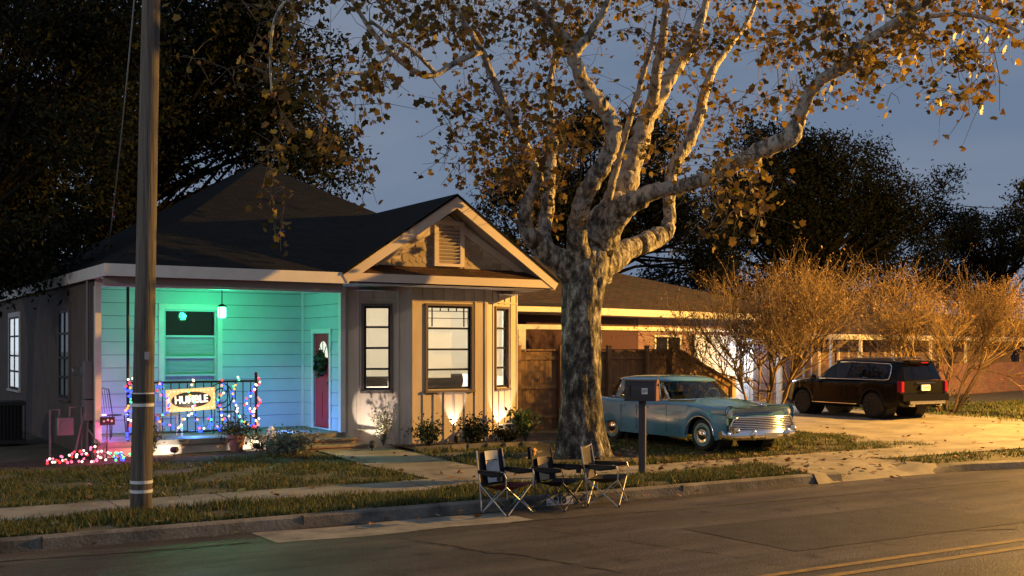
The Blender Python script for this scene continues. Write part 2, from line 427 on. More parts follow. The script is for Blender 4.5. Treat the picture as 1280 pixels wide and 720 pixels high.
def leaves_np(cen, size, flat=False, shape=STAR):
    n = len(cen); k = len(shape)
    nrm = rng.normal(size=(n, 3)); 
    if flat: nrm = nrm*.25+np.array([0, 0, 1])
    nrm /= np.linalg.norm(nrm, axis=1)[:, None]
    t = rng.normal(size=(n, 3)); t -= nrm*(t*nrm).sum(1)[:, None]; t /= np.linalg.norm(t, axis=1)[:, None]; b = np.cross(nrm, t)
    s = rng.uniform(size[0], size[1], n)[:, None, None]
    curl = rng.uniform(-.6, .6, n)[:, None, None]*(shape[None, :, :1]**2)
    return (cen[:, None, :]+s*(t[:, None]*shape[None, :, :1]+b[:, None]*shape[None, :, 1:]+nrm[:, None]*curl)).reshape(-1, 3)
lx = np.concatenate([rng.uniform(-1, 20, 420), rng.normal(14, 2, 420), rng.uniform(17, 30, 160)])
lo = np.concatenate([rng.uniform(-.6, 7, 420), rng.uniform(.1, 6, 420), rng.uniform(1, 9, 160)])
ly = 13.55-.03*lx+lo
lz = np.array([gz(a, c) if c-ys(a) > .16 else .02 for a, c in zip(lx, ly)])+rng.uniform(.02, .06, len(lx))
o = mesh_np('fallen_leaves', leaves_np(np.c_[lx, ly, lz], (.035, .08), True), 12, M['deadleaf']); tag(o, 'dry brown leaves scattered on the lawn, walk and gutter', 'leaves', kind='stuff')
# ------------------------------------------------------------------ the white cottage
H = empty('house', (9, 21.5, .25))
tag(H, 'one storey cottage with a green lit porch and a gabled bay on the front', 'house')
FL = .54; WT = 3.45; SOF = 3.58
def U3(u, z=0): return Vector((u[0], u[1], z))
def wall(mb, O, u, n, L, z0, z1, holes=(), reveal=.12, pitch=None, lapd=.018):
    O = Vector((O[0], O[1], 0)); u = U3(u); n = U3(n)
    def pt(s, z, o=0): return O+u*s+n*o+Vector((0, 0, z))
    if pitch is None:
        ss = sorted({0, L, *[h[0] for h in holes], *[h[1] for h in holes]}); zs = sorted({z0, z1, *[h[2] for h in holes], *[h[3] for h in holes]})
        for a, b in zip(ss[:-1], ss[1:]):
            for c, d in zip(zs[:-1], zs[1:]):
                if any(h[0] <= a+1e-6 and b <= h[1]+1e-6 and h[2] <= c+1e-6 and d <= h[3]+1e-6 for h in holes): continue
                mb.face([pt(a, c), pt(b, c), pt(b, d), pt(a, d)])
    else:
        z = z0
        while z < z1-1e-4:
            zt = min(z+pitch, z1)
            cuts = sorted({z, zt, *[c for h in holes for c in (h[2], h[3]) if z < c < zt]})
            for c, d in zip(cuts[:-1], cuts[1:]):
                oc = lapd*(1-(c-z)/pitch); od = lapd*(1-(d-z)/pitch)
                ss = sorted({0, L, *[h[0] for h in holes], *[h[1] for h in holes]})
                for a, b in zip(ss[:-1], ss[1:]):
                    if any(h[0] <= a+1e-6 and b <= h[1]+1e-6 and h[2] <= c+1e-6 and d <= h[3]+1e-6 for h in holes): continue
                    if c == z: mb.mi = 1; mb.face([pt(a, c-.006, oc*.3), pt(b, c-.006, oc*.3), pt(b, c+.004, oc+.001), pt(a, c+.004, oc+.001)]); mb.mi = 0
                    mb.face([pt(a, c, oc), pt(b, c, oc), pt(b, d, od), pt(a, d, od)])
                    if c == z: mb.face([pt(a, c, 0), pt(b, c, 0), pt(b, c, oc), pt(a, c, oc)])
            z = zt
    for h in holes:
        a, b, c, d = h
        for q in (((a, c), (b, c)), ((b, c), (b, d)), ((b, d), (a, d)), ((a, d), (a, c))):
            mb.face([pt(*q[0]), pt(*q[1]), pt(*q[1], -reveal), pt(*q[0], -reveal)])
def fbar(mb, O, u, n, s0, s1, z0, z1, o0, o1):
    """a box on a wall: s along it, o outwards"""
    O = Vector((O[0], O[1], 0)); u = U3(u); n = U3(n)
    mb.obox(O+u*(s0+s1)/2+n*(o0+o1)/2+Vector((0, 0, (z0+z1)/2)), u*abs(s1-s0)/2, n*abs(o1-o0)/2, (0, 0, abs(z1-z0)/2))
def casing(O, u, n, h, parent, w=.09, m=None, name='window', proud=.03, sill=True):
    b = MB(); a, c, d, e = h
    fbar(b, O, u, n, a-w, a, d-.02, e+w, -.02, proud); fbar(b, O, u, n, c, c+w, d-.02, e+w, -.02, proud)
    fbar(b, O, u, n, a, c, e, e+w, -.02, proud)
    fbar(b, O, u, n, a-w-.02, c+w+.02, d-.07, d-.02, -.02, proud+.035)
    return b.build(name, m or M['trim'], parent)
def sash(O, u, n, h, win, rails, muntins=(), m=None, t=.022, glass='glass', off=0):
    O = (O[0]+n[0]*off, O[1]+n[1]*off)
    b = MB(); a, c, d, e = h; f = .045
    for (p, q, r_, s_) in ((a, a+f, d, e), (c-f, c, d, e), (a+f, c-f, d, d+f), (a+f, c-f, e-f, e)): fbar(b, O, u, n, p, q, r_, s_, -.08, -.03)
    for z in rails: fbar(b, O, u, n, a+f, c-f, z-t, z+t, -.075, -.025)
    for (s0, s1, z0, z1) in muntins: fbar(b, O, u, n, s0, s1, z0, z1, -.072, -.035)
    b.build('sash', m or M['iron'], win)
    g = MB(); O3 = Vector((O[0], O[1], 0)); u3 = U3(u); n3 = U3(n)
    g.face([O3+u3*s-n3*.055+Vector((0, 0, z)) for s, z in ((a+.01, d+.01), (c-.01, d+.01), (c-.01, e-.01), (a+.01, e-.01))])
    g.build('pane', M[glass], win)
PX0, PX1, PY, PB = 4.43, 9.42, 21.5, 23.73
# porch walls
wh = (1.86, 3.0, 1.25, 3.13)     # porch window hole along +X from PX0
b = MB(); wall(b, (PX0, PB), (1, 0), (0, -1), PX1-PX0, FL, SOF, [wh], pitch=.27)
dh = (.72, 1.62, FL+.02, FL+2.08)  # door hole along +Y from PY on the side wall
wall(b, (PX1, PY), (0, 1), (-1, 0), PB-PY, FL, SOF, [dh], pitch=.27)
wall(b, (PX0+.1, PY), (0, 1), (1, 0), PB-PY, FL, SOF, pitch=.27)
b.build('porch_wall', [M['siding'], M['joint']], H)
for (x, y) in ((PX1-.05, PY-.02), (PX0+.05, PY-.02)): b = MB(); b.box(x-.055, x+.055, y-.06, y+.06, FL, WT); b.build('corner_board', M['trim'], H)
b = MB(); b.box(PX1-.06, PX1-.012, PB-.05, PB, FL, SOF); b.build('corner_board', M['trim'], H)
b = MB(); b.tube([(5.03, PY, FL), (5.03, PY, WT)], .028, 8); b.build('porch_post', M['iron'], H)
b = MB(); b.box(PX0, PX1+.02, PY-.09, PY+.09, WT, SOF); b.build('porch_beam', M['trim'], H)
b = MB(); b.box(PX0+.03, PX1, PY-.0, PB, FL-.10, FL-.001); b.box(PX0, PX1, PY-.05, PY-.002, FL-.10, FL); b.build('porch_floor', M['concrete_old'], H)
b = MB(); b.box(PX0, 7.62, PY+.0, PY+.05, .05, FL-.1); b.build('porch_skirt', M['batten'], H)
b = MB(); b.box(PX0-.02, PX1+4.5, 20.22, 24.2, SOF, SOF+.02); b.build('soffit', M['soffit'], H)
# porch window
w = casing((PX0, PB), (1, 0), (0, -1), wh, H, .11)
sash((PX0, PB), (1, 0), (0, -1), wh, w, [2.55, 2.1, 1.72], m=M['siding'])
M['blind'] = mat('window_blind', (.30, .36, .38), .7, col2=(.40, .46, .48), scale=4, stretch=(.3, 1, 9))
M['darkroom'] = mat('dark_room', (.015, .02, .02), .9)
b = MB(); b.box(PX0+1.8, PX0+3.06, PB+.1, PB+.12, 1.2, 2.55); b.build('blind', M['blind'], w)
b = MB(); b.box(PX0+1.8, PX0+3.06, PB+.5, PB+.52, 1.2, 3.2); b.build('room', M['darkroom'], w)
# door on the side wall
O, u, n = (PX1, PY), (0, 1), (-1, 0)
d = casing(O, u, n, dh, H, .10, name='door', proud=.035)
b = MB(); fbar(b, O, u, n, dh[0]+.01, dh[1]-.01, dh[2]+.01, dh[3]-.01, -.07, -.03)
for (s0, s1, z0, z1) in ((.82, 1.12, .75, 1.32), (1.22, 1.52, .75, 1.32)): fbar(b, O, u, n, s0, s1, z0, z1, -.031, -.018)
b.build('door_leaf', M['red'], d)
b = MB(); pts = []
for k in range(13):
    a = math.pi*k/12; pts.append(Vector((PX1+.026, PY+1.17+.26*math.cos(a), FL+1.55+.36*math.sin(a))))
b.face(pts+[]); M['doorlight'] = emis('door_fanlight', (1, .93, .8), .9); b.build('fanlight', M['doorlight'], d)
b = MB()
for k in range(1, 4):
    a = math.pi*k/4; b.bar((PX1+.02, PY+1.17, FL+1.55), (PX1+.02, PY+1.17+.25*math.cos(a), FL+1.55+.35*math.sin(a)), .012, .018)
b.build('muntin', M['blackmat'], d)
b = MB(); b.box(PX1+.005, PX1+.03, PY+.775, PY+.825, FL+.95, FL+1.18); b.tube([(PX1+.02, PY+.8, FL+1.0), (PX1-.03, PY+.8, FL+1.0)], [.012, .035], 10); b.build('handle', M['iron'], d)
# steps
for (y0, y1, z1) in ((PY-.38, PY-.052, .44), (PY-.76, PY-.382, .34)):
    b = MB(); b.box(7.66, 9.52 if z1 > .4 else 9.62, y0, y1, .1, z1-.045); b.box(7.64, 9.54 if z1 > .4 else 9.64, y0-.03, y1, z1-.043, z1); b.build('step', M['stepwood'], H)
# bay: three faces of board and batten
CE = math.cos(R(29.5)); SE = math.sin(R(29.5))
A0, A1, A2, A3 = Vector((9.42, 21.5)), Vector((10.66, 20.8)), Vector((12.48, 20.8)), Vector((13.72, 21.5))
def bayface(p, q, hole, rails, munt, s_name):
    L = (q-p).length; u = (q-p)/L; n = Vector((u.y, -u.x)); O = p
    b = MB(); wall(b, O, u, n, L, .15, SOF, [hole], reveal=.1)
    s = .03
    k = max(3, round(L/.26))
    for i in range(k+1):
        s = .02+(L-.04)*i/k
        if hole[0]-.1 < s < hole[1]+.1:
            fbar(b, O, u, n, s-.022, s+.022, .15, hole[2]-.08, 0, .022); fbar(b, O, u, n, s-.022, s+.022, hole[3]+.1, SOF, 0, .022)
        else: fbar(b, O, u, n, s-.022, s+.022, .15, SOF, 0, .022)
    fbar(b, O, u, n, 0, L, SOF-.28, SOF-.25, .0, .024)
    w_ = b.build('bay_wall', M['batten'], H)
    c = casing(O, u, n, hole, H, .05, M['brownwall'], proud=.035)
    sash(O, u, n, hole, c, rails, munt)
h = (.42, .97, 1.42, 3.18); bayface(A0, A1, h, [2.74, 2.3, 1.86], [], 0)
h = (.36, 1.44, 1.42, 3.2)
mu = [(.40, 1.40, 2.93, 2.945), (.40, 1.40, 3.08, 3.095), (.50, .515, 2.76, 3.16), (1.28, 1.295, 2.76, 3.16), (.9, .912, 3.08, 3.16), (.7, .712, 3.08, 3.16), (1.1, 1.112, 3.08, 3.16)]
bayface(A1, A2, h, [2.72, 2.27, 1.84], mu, 1)
h = (.42, .97, 1.42, 3.18); bayface(A2, A3, h, [2.74, 2.3, 1.86], [], 2)
# side and back walls, brown
b = MB()
lh1 = (2.35, 3.4, 1.28, 3.08); lh2 = (8.75, 10.4, 1.25, 3.1)
wall(b, (PX0, PY), (0, 1), (-1, 0), 14.4, .1, SOF+.1, [lh1, lh2])
wall(b, (PX0, 35.9), (1, 0), (0, 1), 9.3, .1, SOF+.1); wall(b, (13.72, 21.5), (0, 1), (1, 0), 14.4, .1, SOF+.1)
wall(b, (PX0, PY-.061), (1, 0), (0, -1), .04, .1, SOF)
b.build('side_wall', M['brownwall'], H)
M['litblind'] = emis('lit_blind', (.82, .90, 1.0), 1.3)
for hh, rm in ((lh1, 'darkroom'), (lh2, 'litblind')):
    c = casing((PX0, PY), (0, 1), (-1, 0), hh, H, .12, M['brownwall'] if rm == 'darkroom' else M['trim'])
    m_ = (hh[0]+hh[1])/2
    sash((PX0, PY), (0, 1), (-1, 0), hh, c, [2.6, 2.1, 1.7], [(m_-.02, m_+.02, hh[2], hh[3])], off=.055)
    b = MB(); b.box(PX0+.008, PX0+.016, PY+hh[0]-.0, PY+hh[1]+.0, hh[2]-.0, hh[3]+.0); b.build('blind', M[rm] if rm == 'litblind' else M['blind'], c)
# room behind the bay (walls, lamp, sofa)
M['room'] = mat('room_paint', (.72, .70, .65), .8)
b = MB()
for f in ([(9.6, 24.2), (13.55, 24.2)], [(9.6, 21.62), (9.6, 24.2)], [(13.55, 24.2), (13.55, 21.62)]):
    (x0, y0), (x1, y1) = f; b.face([(x0, y0, .6), (x1, y1, .6), (x1, y1, 3.5), (x0, y0, 3.5)])
b.face([(9.6, 21.0, .6), (13.55, 21.0, .6), (13.55, 24.2, .6), (9.6, 24.2, .6)]); b.face([(9.6, 20.95, 3.5), (13.55, 20.95, 3.5), (13.55, 24.2, 3.5), (9.6, 24.2, 3.5)])
b.face([(9.6, 21.62, .6), (10.75, 20.98, .6), (10.75, 20.98, 1.35), (9.6, 21.62, 1.35)])
b.build('room', M['room'], H)
M['blindwarm'] = mat('roller_blind', (.74, .72, .66), .9, col2=(.68, .65, .58), scale=3, stretch=(1, 1, 3))
tb_ = M['blindwarm'].node_tree; N_ = tb_.nodes; tl_ = N_.new('ShaderNodeBsdfTranslucent'); tl_.inputs[0].default_value = (.85, .82, .74, 1); mx_ = N_.new('ShaderNodeMixShader'); mx_.inputs[0].default_value = .7
tb_.links.new(N_['Principled BSDF'].outputs[0], mx_.inputs[1]); tb_.links.new(tl_.outputs[0], mx_.inputs[2]); tb_.links.new(mx_.outputs[0], N_['Material Output'].inputs['Surface'])
for p, q, s0, s1, zb in ((A0, A1, .36, 1.03, 1.70), (A1, A2, .30, 1.02, 1.66), (A1, A2, 1.03, 1.52, 1.74), (A2, A3, .36, 1.03, 1.66)):
    L = (q-p).length; u = (q-p)/L; n = Vector((u.y, -u.x)); b = MB(); fbar(b, p, u, n, s0, s1, zb, 3.3, -.165, -.155); b.build('blind', M['blindwarm'], H)
sofa = empty('sofa', (11.6, 21.7, .6)); tag(sofa, 'dark sofa back seen low inside the middle bay window', 'sofa')
b = MB(); b.tube([(10.9, 21.7, 1.22), (11.6, 21.68, 1.55), (12.3, 21.7, 1.6)], [.16, .2, .2], 10); b.box(10.8, 12.4, 21.6, 22.4, .6, 1.3); b.build('cushion', mat('sofa_cloth', (.06, .05, .045), .9), sofa)
ch = empty('armchair', (10.15, 21.9, .6)); tag(ch, 'dark armchair back added low inside the narrow bay window next to the porch', 'armchair')
b = MB(); b.tube([(9.75, 21.98, 1.5), (10.1, 21.8, 1.62), (10.5, 21.62, 1.6)], [.12, .15, .13], 10); b.box(9.75, 10.4, 21.95, 22.6, .6, 1.2); b.build('cushion', bpy.data.materials['sofa_cloth'], ch)  # armchair added to darken the bright strip below the blind
# roof
E0x, E1x, Ey, Ez = 4.36, 14.0, 20.2, 3.77
def hipz(x, y): return 0
b = MB(); Ap = Vector((9.9, 28, 7.12)); Ap2 = Vector((9.9, 30, 7.12))
FLc, FRc = Vector((E0x, Ey, Ez)), Vector((E1x, Ey, Ez)); BL, BR = Vector((E0x, 36.3, Ez)), Vector((E1x, 36.3, Ez))
kL, kR = FLc.lerp(Ap, .44), FRc.lerp(Ap, .44); kL.z -= .10; kR.z -= .10
for f in ([FLc, FRc, kR, kL], [kL, kR, Ap], [FRc, BR, Ap2, kR], [kR, Ap2, Ap], [BR, BL, Ap2], [BL, FLc, kL, Ap2], [kL, Ap, Ap2]): b.face(f)
b.build('roof', M['shingle'], H)
# eave fascia boards
b = MB(); b.box(E0x, 8.94, Ey-.04, Ey, Ez-.2, Ez+.015); b.box(E0x-.04, E0x, Ey-.04, 36.3, Ez-.2, Ez+.015); b.build('fascia', M['trim'], H)
b = MB(); b.box(E0x, 8.94, Ey+.25, Ey+.29, SOF-.14, SOF); b.build('gutter_board', M['soffit'], H)
# gable over the bay
G = 20.2; gx0, gx1, gxm, gz0, gzt = 8.92, 13.84, 11.38, 3.80, 5.47
b = MB(); b.box(gx0, gx1, G-.045, G, 3.62, 3.79); b.build('gable_board', M['fascia'], H)
def rake(mb, x0, z0, x1, z1, y0, y1, w):
    # a plank whose upper edge runs (x0,z0)-(x1,z1)
    v = [(x0, y0, z0), (x1, y0, z1), (x1, y0, z1-w*1.22), (x0, y0, z0-w*1.22 if False else z0-w)]
    t = Vector((x1-x0, 0, z1-z0)); Lk = t.length; t /= Lk; nn = Vector((t.z, 0, -t.x)) if x1 > x0 else Vector((-t.z, 0, t.x))
    c = Vector(((x0+x1)/2, (y0+y1)/2, (z0+z1)/2))+nn*w/2
    mb.obox(c, t*Lk/2, (0, abs(y1-y0)/2, 0), nn*w/2)
b = MB(); rake(b, gx0-.12, gz0-.05, gxm+.02, gzt, G-.06, G-.012, .2); rake(b, gx1+.12, gz0-.05, gxm-.02, gzt, G-.064, G-.016, .2); b.build('rake_board', M['fascia'], H)
GY = 20.55
b = MB()
for (xa, za, xb, zb) in ((gx0+.1, gz0-.13, gxm, gzt-.24), (gx1-.1, gz0-.13, gxm, gzt-.24)):   # soffit under the rakes
    b.face([(xa, G-.01, za), (xb, G-.01, zb), (xb, GY+.05, zb), (xa, GY+.05, za)])
b.build('rake_soffit', M['soffit'], H)
b = MB(); b.face([(gx0+.2, GY, 3.75), (gx1-.2, GY, 3.75), (gxm, GY, gzt-.2)]); b.build('gable_wall', M['batten'], H)
b = MB(); rake(b, gx0+.42, 3.93, gxm, gzt-.37, GY-.05, GY-.005, .15); rake(b, gx1-.42, 3.93, gxm, gzt-.37, GY-.053, GY-.008, .15); b.build('inner_rake', M['fascia'], H)
# scalloped shingles
b = {-1: MB(), 1: MB()}; r_ = 0; z = 3.98; wS = .155
vent = (gxm-.26, gxm+.26, 4.04, 4.92)
while z < 4.95:
    x = gx0+.3+(r_ % 2)*wS/2
    while x < gx1-.3:
        top = gzt-.55-abs(x-gxm)*.70
        if z+.06 < top and not (vent[0]-.12 < x < vent[1]+.12):
            pts = [(x-wS*.48, GY-.006, z+.16), (x-wS*.48, GY-.016, z+.03)]+[(x+wS*.48*math.sin(R(a)), GY-.018, z+.03-wS*.46*math.cos(R(a))) for a in (-70, -40, 0, 40, 70)]+[(x+wS*.48, GY-.016, z+.03), (x+wS*.48, GY-.006, z+.16)]
            bb_ = b[-1 if x < gxm else 1]; bb_.face(pts)
            for p, q in zip(pts[1:-1], pts[2:]): bb_.face([p, q, (q[0], GY, q[2]), (p[0], GY, p[2])])
        x += wS
    z += .125; r_ += 1
for k in b: b[k].build('scallop_shingle', M['scallop'], H)
b = MB()
for (a, c, d, e) in ((vent[0]-.10, vent[0], 4.02, 4.98), (vent[1], vent[1]+.10, 4.02, 4.98), (vent[0], vent[1], 4.90, 4.98), (vent[0], vent[1], 4.02, 4.08)): b.box(a, c, GY-.09, GY-.002, d, e)
v_ = b.build('louvre_vent', M['fascia'], H)
b = MB(); z = 4.12
while z < 4.88:
    b.obox((gxm, GY-.045, z), (.258, 0, 0), (0, .035, -.03), (0, .004, .005)); z += .075
b.build('slat', M['fascia'], v_)
b = MB(); b.box(vent[0], vent[1], GY-.008, GY-.004, 4.08, 4.9); b.build('vent_back', M['blackmat'], v_)
b = MB(); b.face([(gxm-.22, GY-.02, 5.0), (gxm+.22, GY-.02, 5.0), (gxm, GY-.02, 5.17)]); b.build('gable_peak', M['shingle_brown'], H)
# pent roof strip below the gable face
b = MB(); b.face([(gx0+.1, G-.05, 3.795), (gx1-.1, G-.05, 3.795), (gx1-.3, GY, 4.0), (gx0+.3, GY, 4.0)]); b.face([(gx0+.1, G-.05, 3.795), (gx1-.1, G-.05, 3.795), (gx1-.1, GY, 3.79), (gx0+.1, GY, 3.79)])
b.build('pent_roof', M['shingle_brown'], H)
b = MB()
for s, xe in ((-1, gx0-.12), (1, gx1+.12)):
    for k, dz in ((0, .03), (1, -.02)):
        b.face([(xe, G-.08, gz0-.05+dz), (gxm, G-.08, gzt+.02+dz), (gxm, 27.5, gzt+.02+dz), (xe, 27.5, gz0-.05+dz)])
    b.face([(xe, G-.08, gz0-.02), (gxm, G-.08, gzt+.05), (gxm, G-.08, gzt), (xe, G-.08, gz0-.07)])
b.build('gable_roof', M['shingle'], H)
# electric boxes and pipes on the brown wall corner
M['greyplastic'] = mat('grey_box', (.17, .155, .155), .5)
b = MB(); b.box(PX0-.14, PX0-.005, PY+.15, PY+.38, 1.35, 2.05); b.tube([(PX0-.07, PY+.27, 2.05), (PX0-.07, PY+.27, 3.6)], .028, 8); b.tube([(PX0-.07, PY+.27, 1.35), (PX0-.07, PY+.27, .3)], .03, 8); b.box(PX0-.15, PX0-.005, PY+.12, PY+.4, .95, 1.33)
mt_ = empty('electric_meter', (PX0-.07, PY+.27, .3)); tag(mt_, 'grey electric meter boxes and conduit on the brown wall corner beside the porch', 'meter')
b.build('meter_box', M['greyplastic'], mt_)
b = MB(); b.lathe((PX0-.14, PY+.62, 1.85), [(.085, 0), (.085, -.1), (.07, -.13), (1e-5, -.14)], 14, 'x'); b.build('dial', M['glass'], mt_)
b = MB(); b.lathe((PX0-.005, PY+.62, 1.85), [(.095, 0), (.095, -.12), (1e-5, -.13)], 14, 'x'); b.build('socket', M['greyplastic'], mt_)
gm_ = empty('gas_meter', (3.95, 21.75, .3)); tag(gm_, 'grey gas meter with bent pipes standing low by the brown side wall', 'meter')
b = MB(); b.obox((3.95, 21.75, .85), (.14, 0, 0), (0, .1, 0), (0, 0, .16)); b.lathe((3.95, 21.64, .85), [(.1, 0), (.1, .04), (.05, .06), (1e-5, .065)], 12, 'y'); b.build('meter_body', M['greyplastic'], gm_)
b = MB()
for pts in ([(3.86, 21.75, 1.0), (3.86, 21.75, 1.16), (3.7, 21.75, 1.16), (3.7, 21.75, .3)], [(4.04, 21.75, 1.0), (4.04, 21.75, 1.2), (4.25, 21.75, 1.2), (4.25, 21.75, .3)], [(4.3, 21.7, 1.1), (4.2, 21.72, .7), (4.12, 21.7, .3)], [(4.36, 21.68, 1.3), (4.34, 21.66, .8), (4.5, 21.3, .5), (4.62, 21.25, .6)]):
    b.tube(pts, .022, 7)
b.build('pipe', M['greyplastic'], gm_)
ac = empty('air_conditioner', (3.4, 25.5, .3)); tag(ac, 'dark slatted air conditioner unit standing by the brown side wall', 'air conditioner')
b = MB(); b.box(3.0, 3.8, 25.1, 25.9, .3, .38); b.box(3.0, 3.8, 25.1, 25.9, 1.1, 1.18); b.box(3.06, 3.74, 25.16, 25.84, .38, 1.1); b.build('cabinet', M['blackmat'], ac)
b = MB()
for k in range(12):
    b.box(3.0+k*.07, 3.02+k*.07, 25.09, 25.12, .38, 1.1); b.box(2.99, 3.02, 25.12+k*.065, 25.14+k*.065, .38, 1.1)
b.build('grille', M['iron'], ac)
# ------------------------------------------------------------------ porch railing
RL = empty('porch_railing', (6.2, PY, FL)); tag(RL, 'black iron railing along the porch front hung with coloured lights', 'railing')
RX0, RX1 = 5.06, 7.5
b = MB(); b.box(RX0, RX1, PY-.02, PY+.02, 1.62, 1.66); b.box(RX0, RX1, PY-.015, PY+.015, .66, .69); b.build('rail', M['iron'], RL)
b = MB(); x = RX0+.14
while x < RX1-.05: b.box(x-.008, x+.008, PY-.008, PY+.008, .69, 1.62); x += .158
b.build('baluster', M['iron'], RL)
b = MB(); b.box(RX1, RX1+.045, PY-.022, PY+.022, FL, 1.76); b.ball((RX1+.022, PY, 1.79), .035); b.build('post', M['iron'], RL)
# ------------------------------------------------------------------ pendant
pl = empty('porch_lantern', (7.1, 22.35, 2.93)); tag(pl, 'green glowing lantern hanging on a rod from the porch ceiling', 'lantern')
b = MB(); b.tube([(7.1, 22.35, 3.58), (7.1, 22.35, 3.20)], .009, 6); b.lathe((7.1, 22.35, 3.20), [(.03, 0), (.10, -.04), (.10, -.06), (1e-5, -.061)], 12); b.build('rod', M['iron'], pl)
M['lantern'] = emis('lantern_glass', (.35, 1.0, .55), 4, False)
t_ = M['lantern'].node_tree; tr_ = t_.nodes.new('ShaderNodeBsdfTransparent'); mx_ = t_.nodes.new('ShaderNodeMixShader'); mx_.inputs[0].default_value = .45
t_.links.new(tr_.outputs[0], mx_.inputs[1]); t_.links.new(t_.nodes['Principled BSDF'].outputs[0], mx_.inputs[2]); t_.links.new(mx_.outputs[0], t_.nodes['Material Output'].inputs['Surface'])
b = MB(); b.lathe((7.1, 22.35, 3.135), [(.085, 0), (.095, -.08), (.09, -.19), (.05, -.22), (1e-5, -.222)], 12); b.build('globe', M['lantern'], pl, smooth=40)
for k in range(4):
    b = MB(); a = R(45+90*k); b.bar((7.1+.1*math.cos(a), 22.35+.1*math.sin(a), 3.14), (7.1+.1*math.cos(a), 22.35+.1*math.sin(a), 2.93), .012, .012); b.build('cage_bar', M['iron'], pl)
# wreath on the door
wr = empty('door_wreath', (PX1-.05, PY+1.17, 2.0)); tag(wr, 'dark green leafy wreath hung on the red front door', 'wreath')
cen = []
for k in range(260):
    a = rng.uniform(0, 2*np.pi); r_ = rng.normal(.19, .045); cen.append((PX1+rng.uniform(-.09, .0), PY+1.17+r_*math.cos(a), 1.96+r_*math.sin(a)))
o = mesh_np('greenery', leaves_np(np.array(cen)-np.array(wr.location), (.04, .075)), 12, M['darkgreen']); o.parent = wr
# sign
sg = empty('marquee_sign', (6.2, PY-.06, 1.28)); tag(sg, 'cream lit sign reading HUMBLE in an oval, tied to the porch railing', 'sign')
M['signface'] = mat('sign_cream', (.75, .58, .33), .6); M['signface'].node_tree.nodes['Principled BSDF'].inputs['Emission Color'].default_value = (1, .62, .25, 1); M['signface'].node_tree.nodes['Principled BSDF'].inputs['Emission Strength'].default_value = .55
M['signlet'] = emis('sign_letter', (1, .93, .75), 1.5); M['signdark'] = mat('sign_dark', (.03, .035, .05), .5); M['signbulb'] = emis('sign_bulb', (1, .72, .35), 3, False)
tl = R(3)
b = MB(); b.obox((6.2, PY-.05, 1.3), (.47, 0, .02), (0, .03, 0), (-.009, 0, .215)); b.build('board', M['signface'], sg)
b = MB(); b.face([(6.2+.385*math.cos(a), PY-.085, 1.3+.155*math.sin(a)+.016*math.cos(a)) for a in np.linspace(0, 2*math.pi, 33)[:-1]]); b.build('oval', M['signdark'], sg)
Mt = Matrix.Translation((0, -.03, .02)) @ Matrix.Rotation(R(90), 4, 'X') @ Matrix.Rotation(R(2.4), 4, 'Z')
text_part('HUMBLE', .20, Mt, M['signlet'], sg, bold=.006, sx=.86)
b = MB(); b.ball((0, 0, 0), .011, 6, 4); o_ = b.build('bulb', M['signbulb']); sb_ = o_.data; bpy.data.objects.remove(o_)
for p in [(5.80+k*.073, z+(k-5.5)*.003) for k in range(12) for z in (1.125, 1.475)]+[(x, 1.17+k*.08) for k in range(4) for x in (5.76, 6.64)]:
    o_ = bpy.data.objects.new('bulb', sb_); o_.parent = sg; o_.location = (p[0]-6.2, -.03, p[1]-1.28); COL.objects.link(o_)
# ------------------------------------------------------------------ string lights
BC = {'red': (1, .04, .04), 'blue': (.03, .07, 1), 'green': (.08, 1, .35), 'white': (1, .82, .66), 'amber': (1, .36, .05), 'pink': (1, .16, .3)}
BM = {k: emis('bulb_'+k, c, 2.2 if k != 'blue' else 3.2, False) for k, c in BC.items()}
bme = {}
for k in BC:
    b = MB(); b.ball((0, 0, 0), .024, 6, 4); o = b.build('bulb', BM[k]); bme[k] = o.data; bpy.data.objects.remove(o)
M['cord'] = mat('green_cord', (.01, .03, .012), .6)
def string(pts, label, cols, n):
    e = empty('string_lights', pts[0]); tag(e, label, 'string lights', 'string lights on the porch railing')
    cu = MB(); cu.tube(pts, .006, 5); cu.build('cord', M['cord'], e)
    L = [0]
    for a, c in zip(pts[:-1], pts[1:]): L.append(L[-1]+(Vector(c)-Vector(a)).length)
    n = int(n*1.8)
    for k in range(n):
        t = L[-1]*(k+.5)/n; i = max(j for j in range(len(L)-1) if L[j] <= t); f = (t-L[i])/(L[i+1]-L[i])
        p = Vector(pts[i]).lerp(Vector(pts[i+1]), f)+Vector((random.uniform(-.035, .035), -.02, random.uniform(-.03, .03)))
        o = bpy.data.objects.new('bulb', bme[cols[(k*7+k//3) % len(cols)] if not isinstance(cols, str) else cols]); o.parent = e; o.location = p-Vector(pts[0]); COL.objects.link(o)
def droop(x0, w, z0, n=12, waves=2, amp=.4):
    return [(x0+w*t+.03*math.sin(t*21), PY-.05, z0-amp*abs(math.sin(math.pi*waves*t))-.02*math.sin(t*33)) for t in np.linspace(0, 1, n*waves)]
mixc = ['blue', 'white', 'blue', 'red', 'blue', 'green', 'blue', 'amber', 'blue', 'pink']
string(droop(5.05, .5, 1.64, 10, 1, .85), 'coloured bulb string drooping from the railing beside the thin iron post', mixc, 16)
string([(5.03+.05*math.cos(z*14), PY-.06+.05*math.sin(z*14), z) for z in np.linspace(.6, 1.75, 26)], 'coloured bulb string wound around the thin iron porch post', ['blue', 'blue', 'red', 'white', 'blue', 'amber', 'green'], 18)
string([(5.7+.1*math.sin(z*7), PY-.07, z) for z in np.linspace(1.68, 1.12, 10)]+[(5.55, PY-.07, .95), (5.75, PY-.06, .82), (5.95, PY-.05, .74)], 'bulb string hanging down beside one end of the HUMBLE sign', mixc, 13)
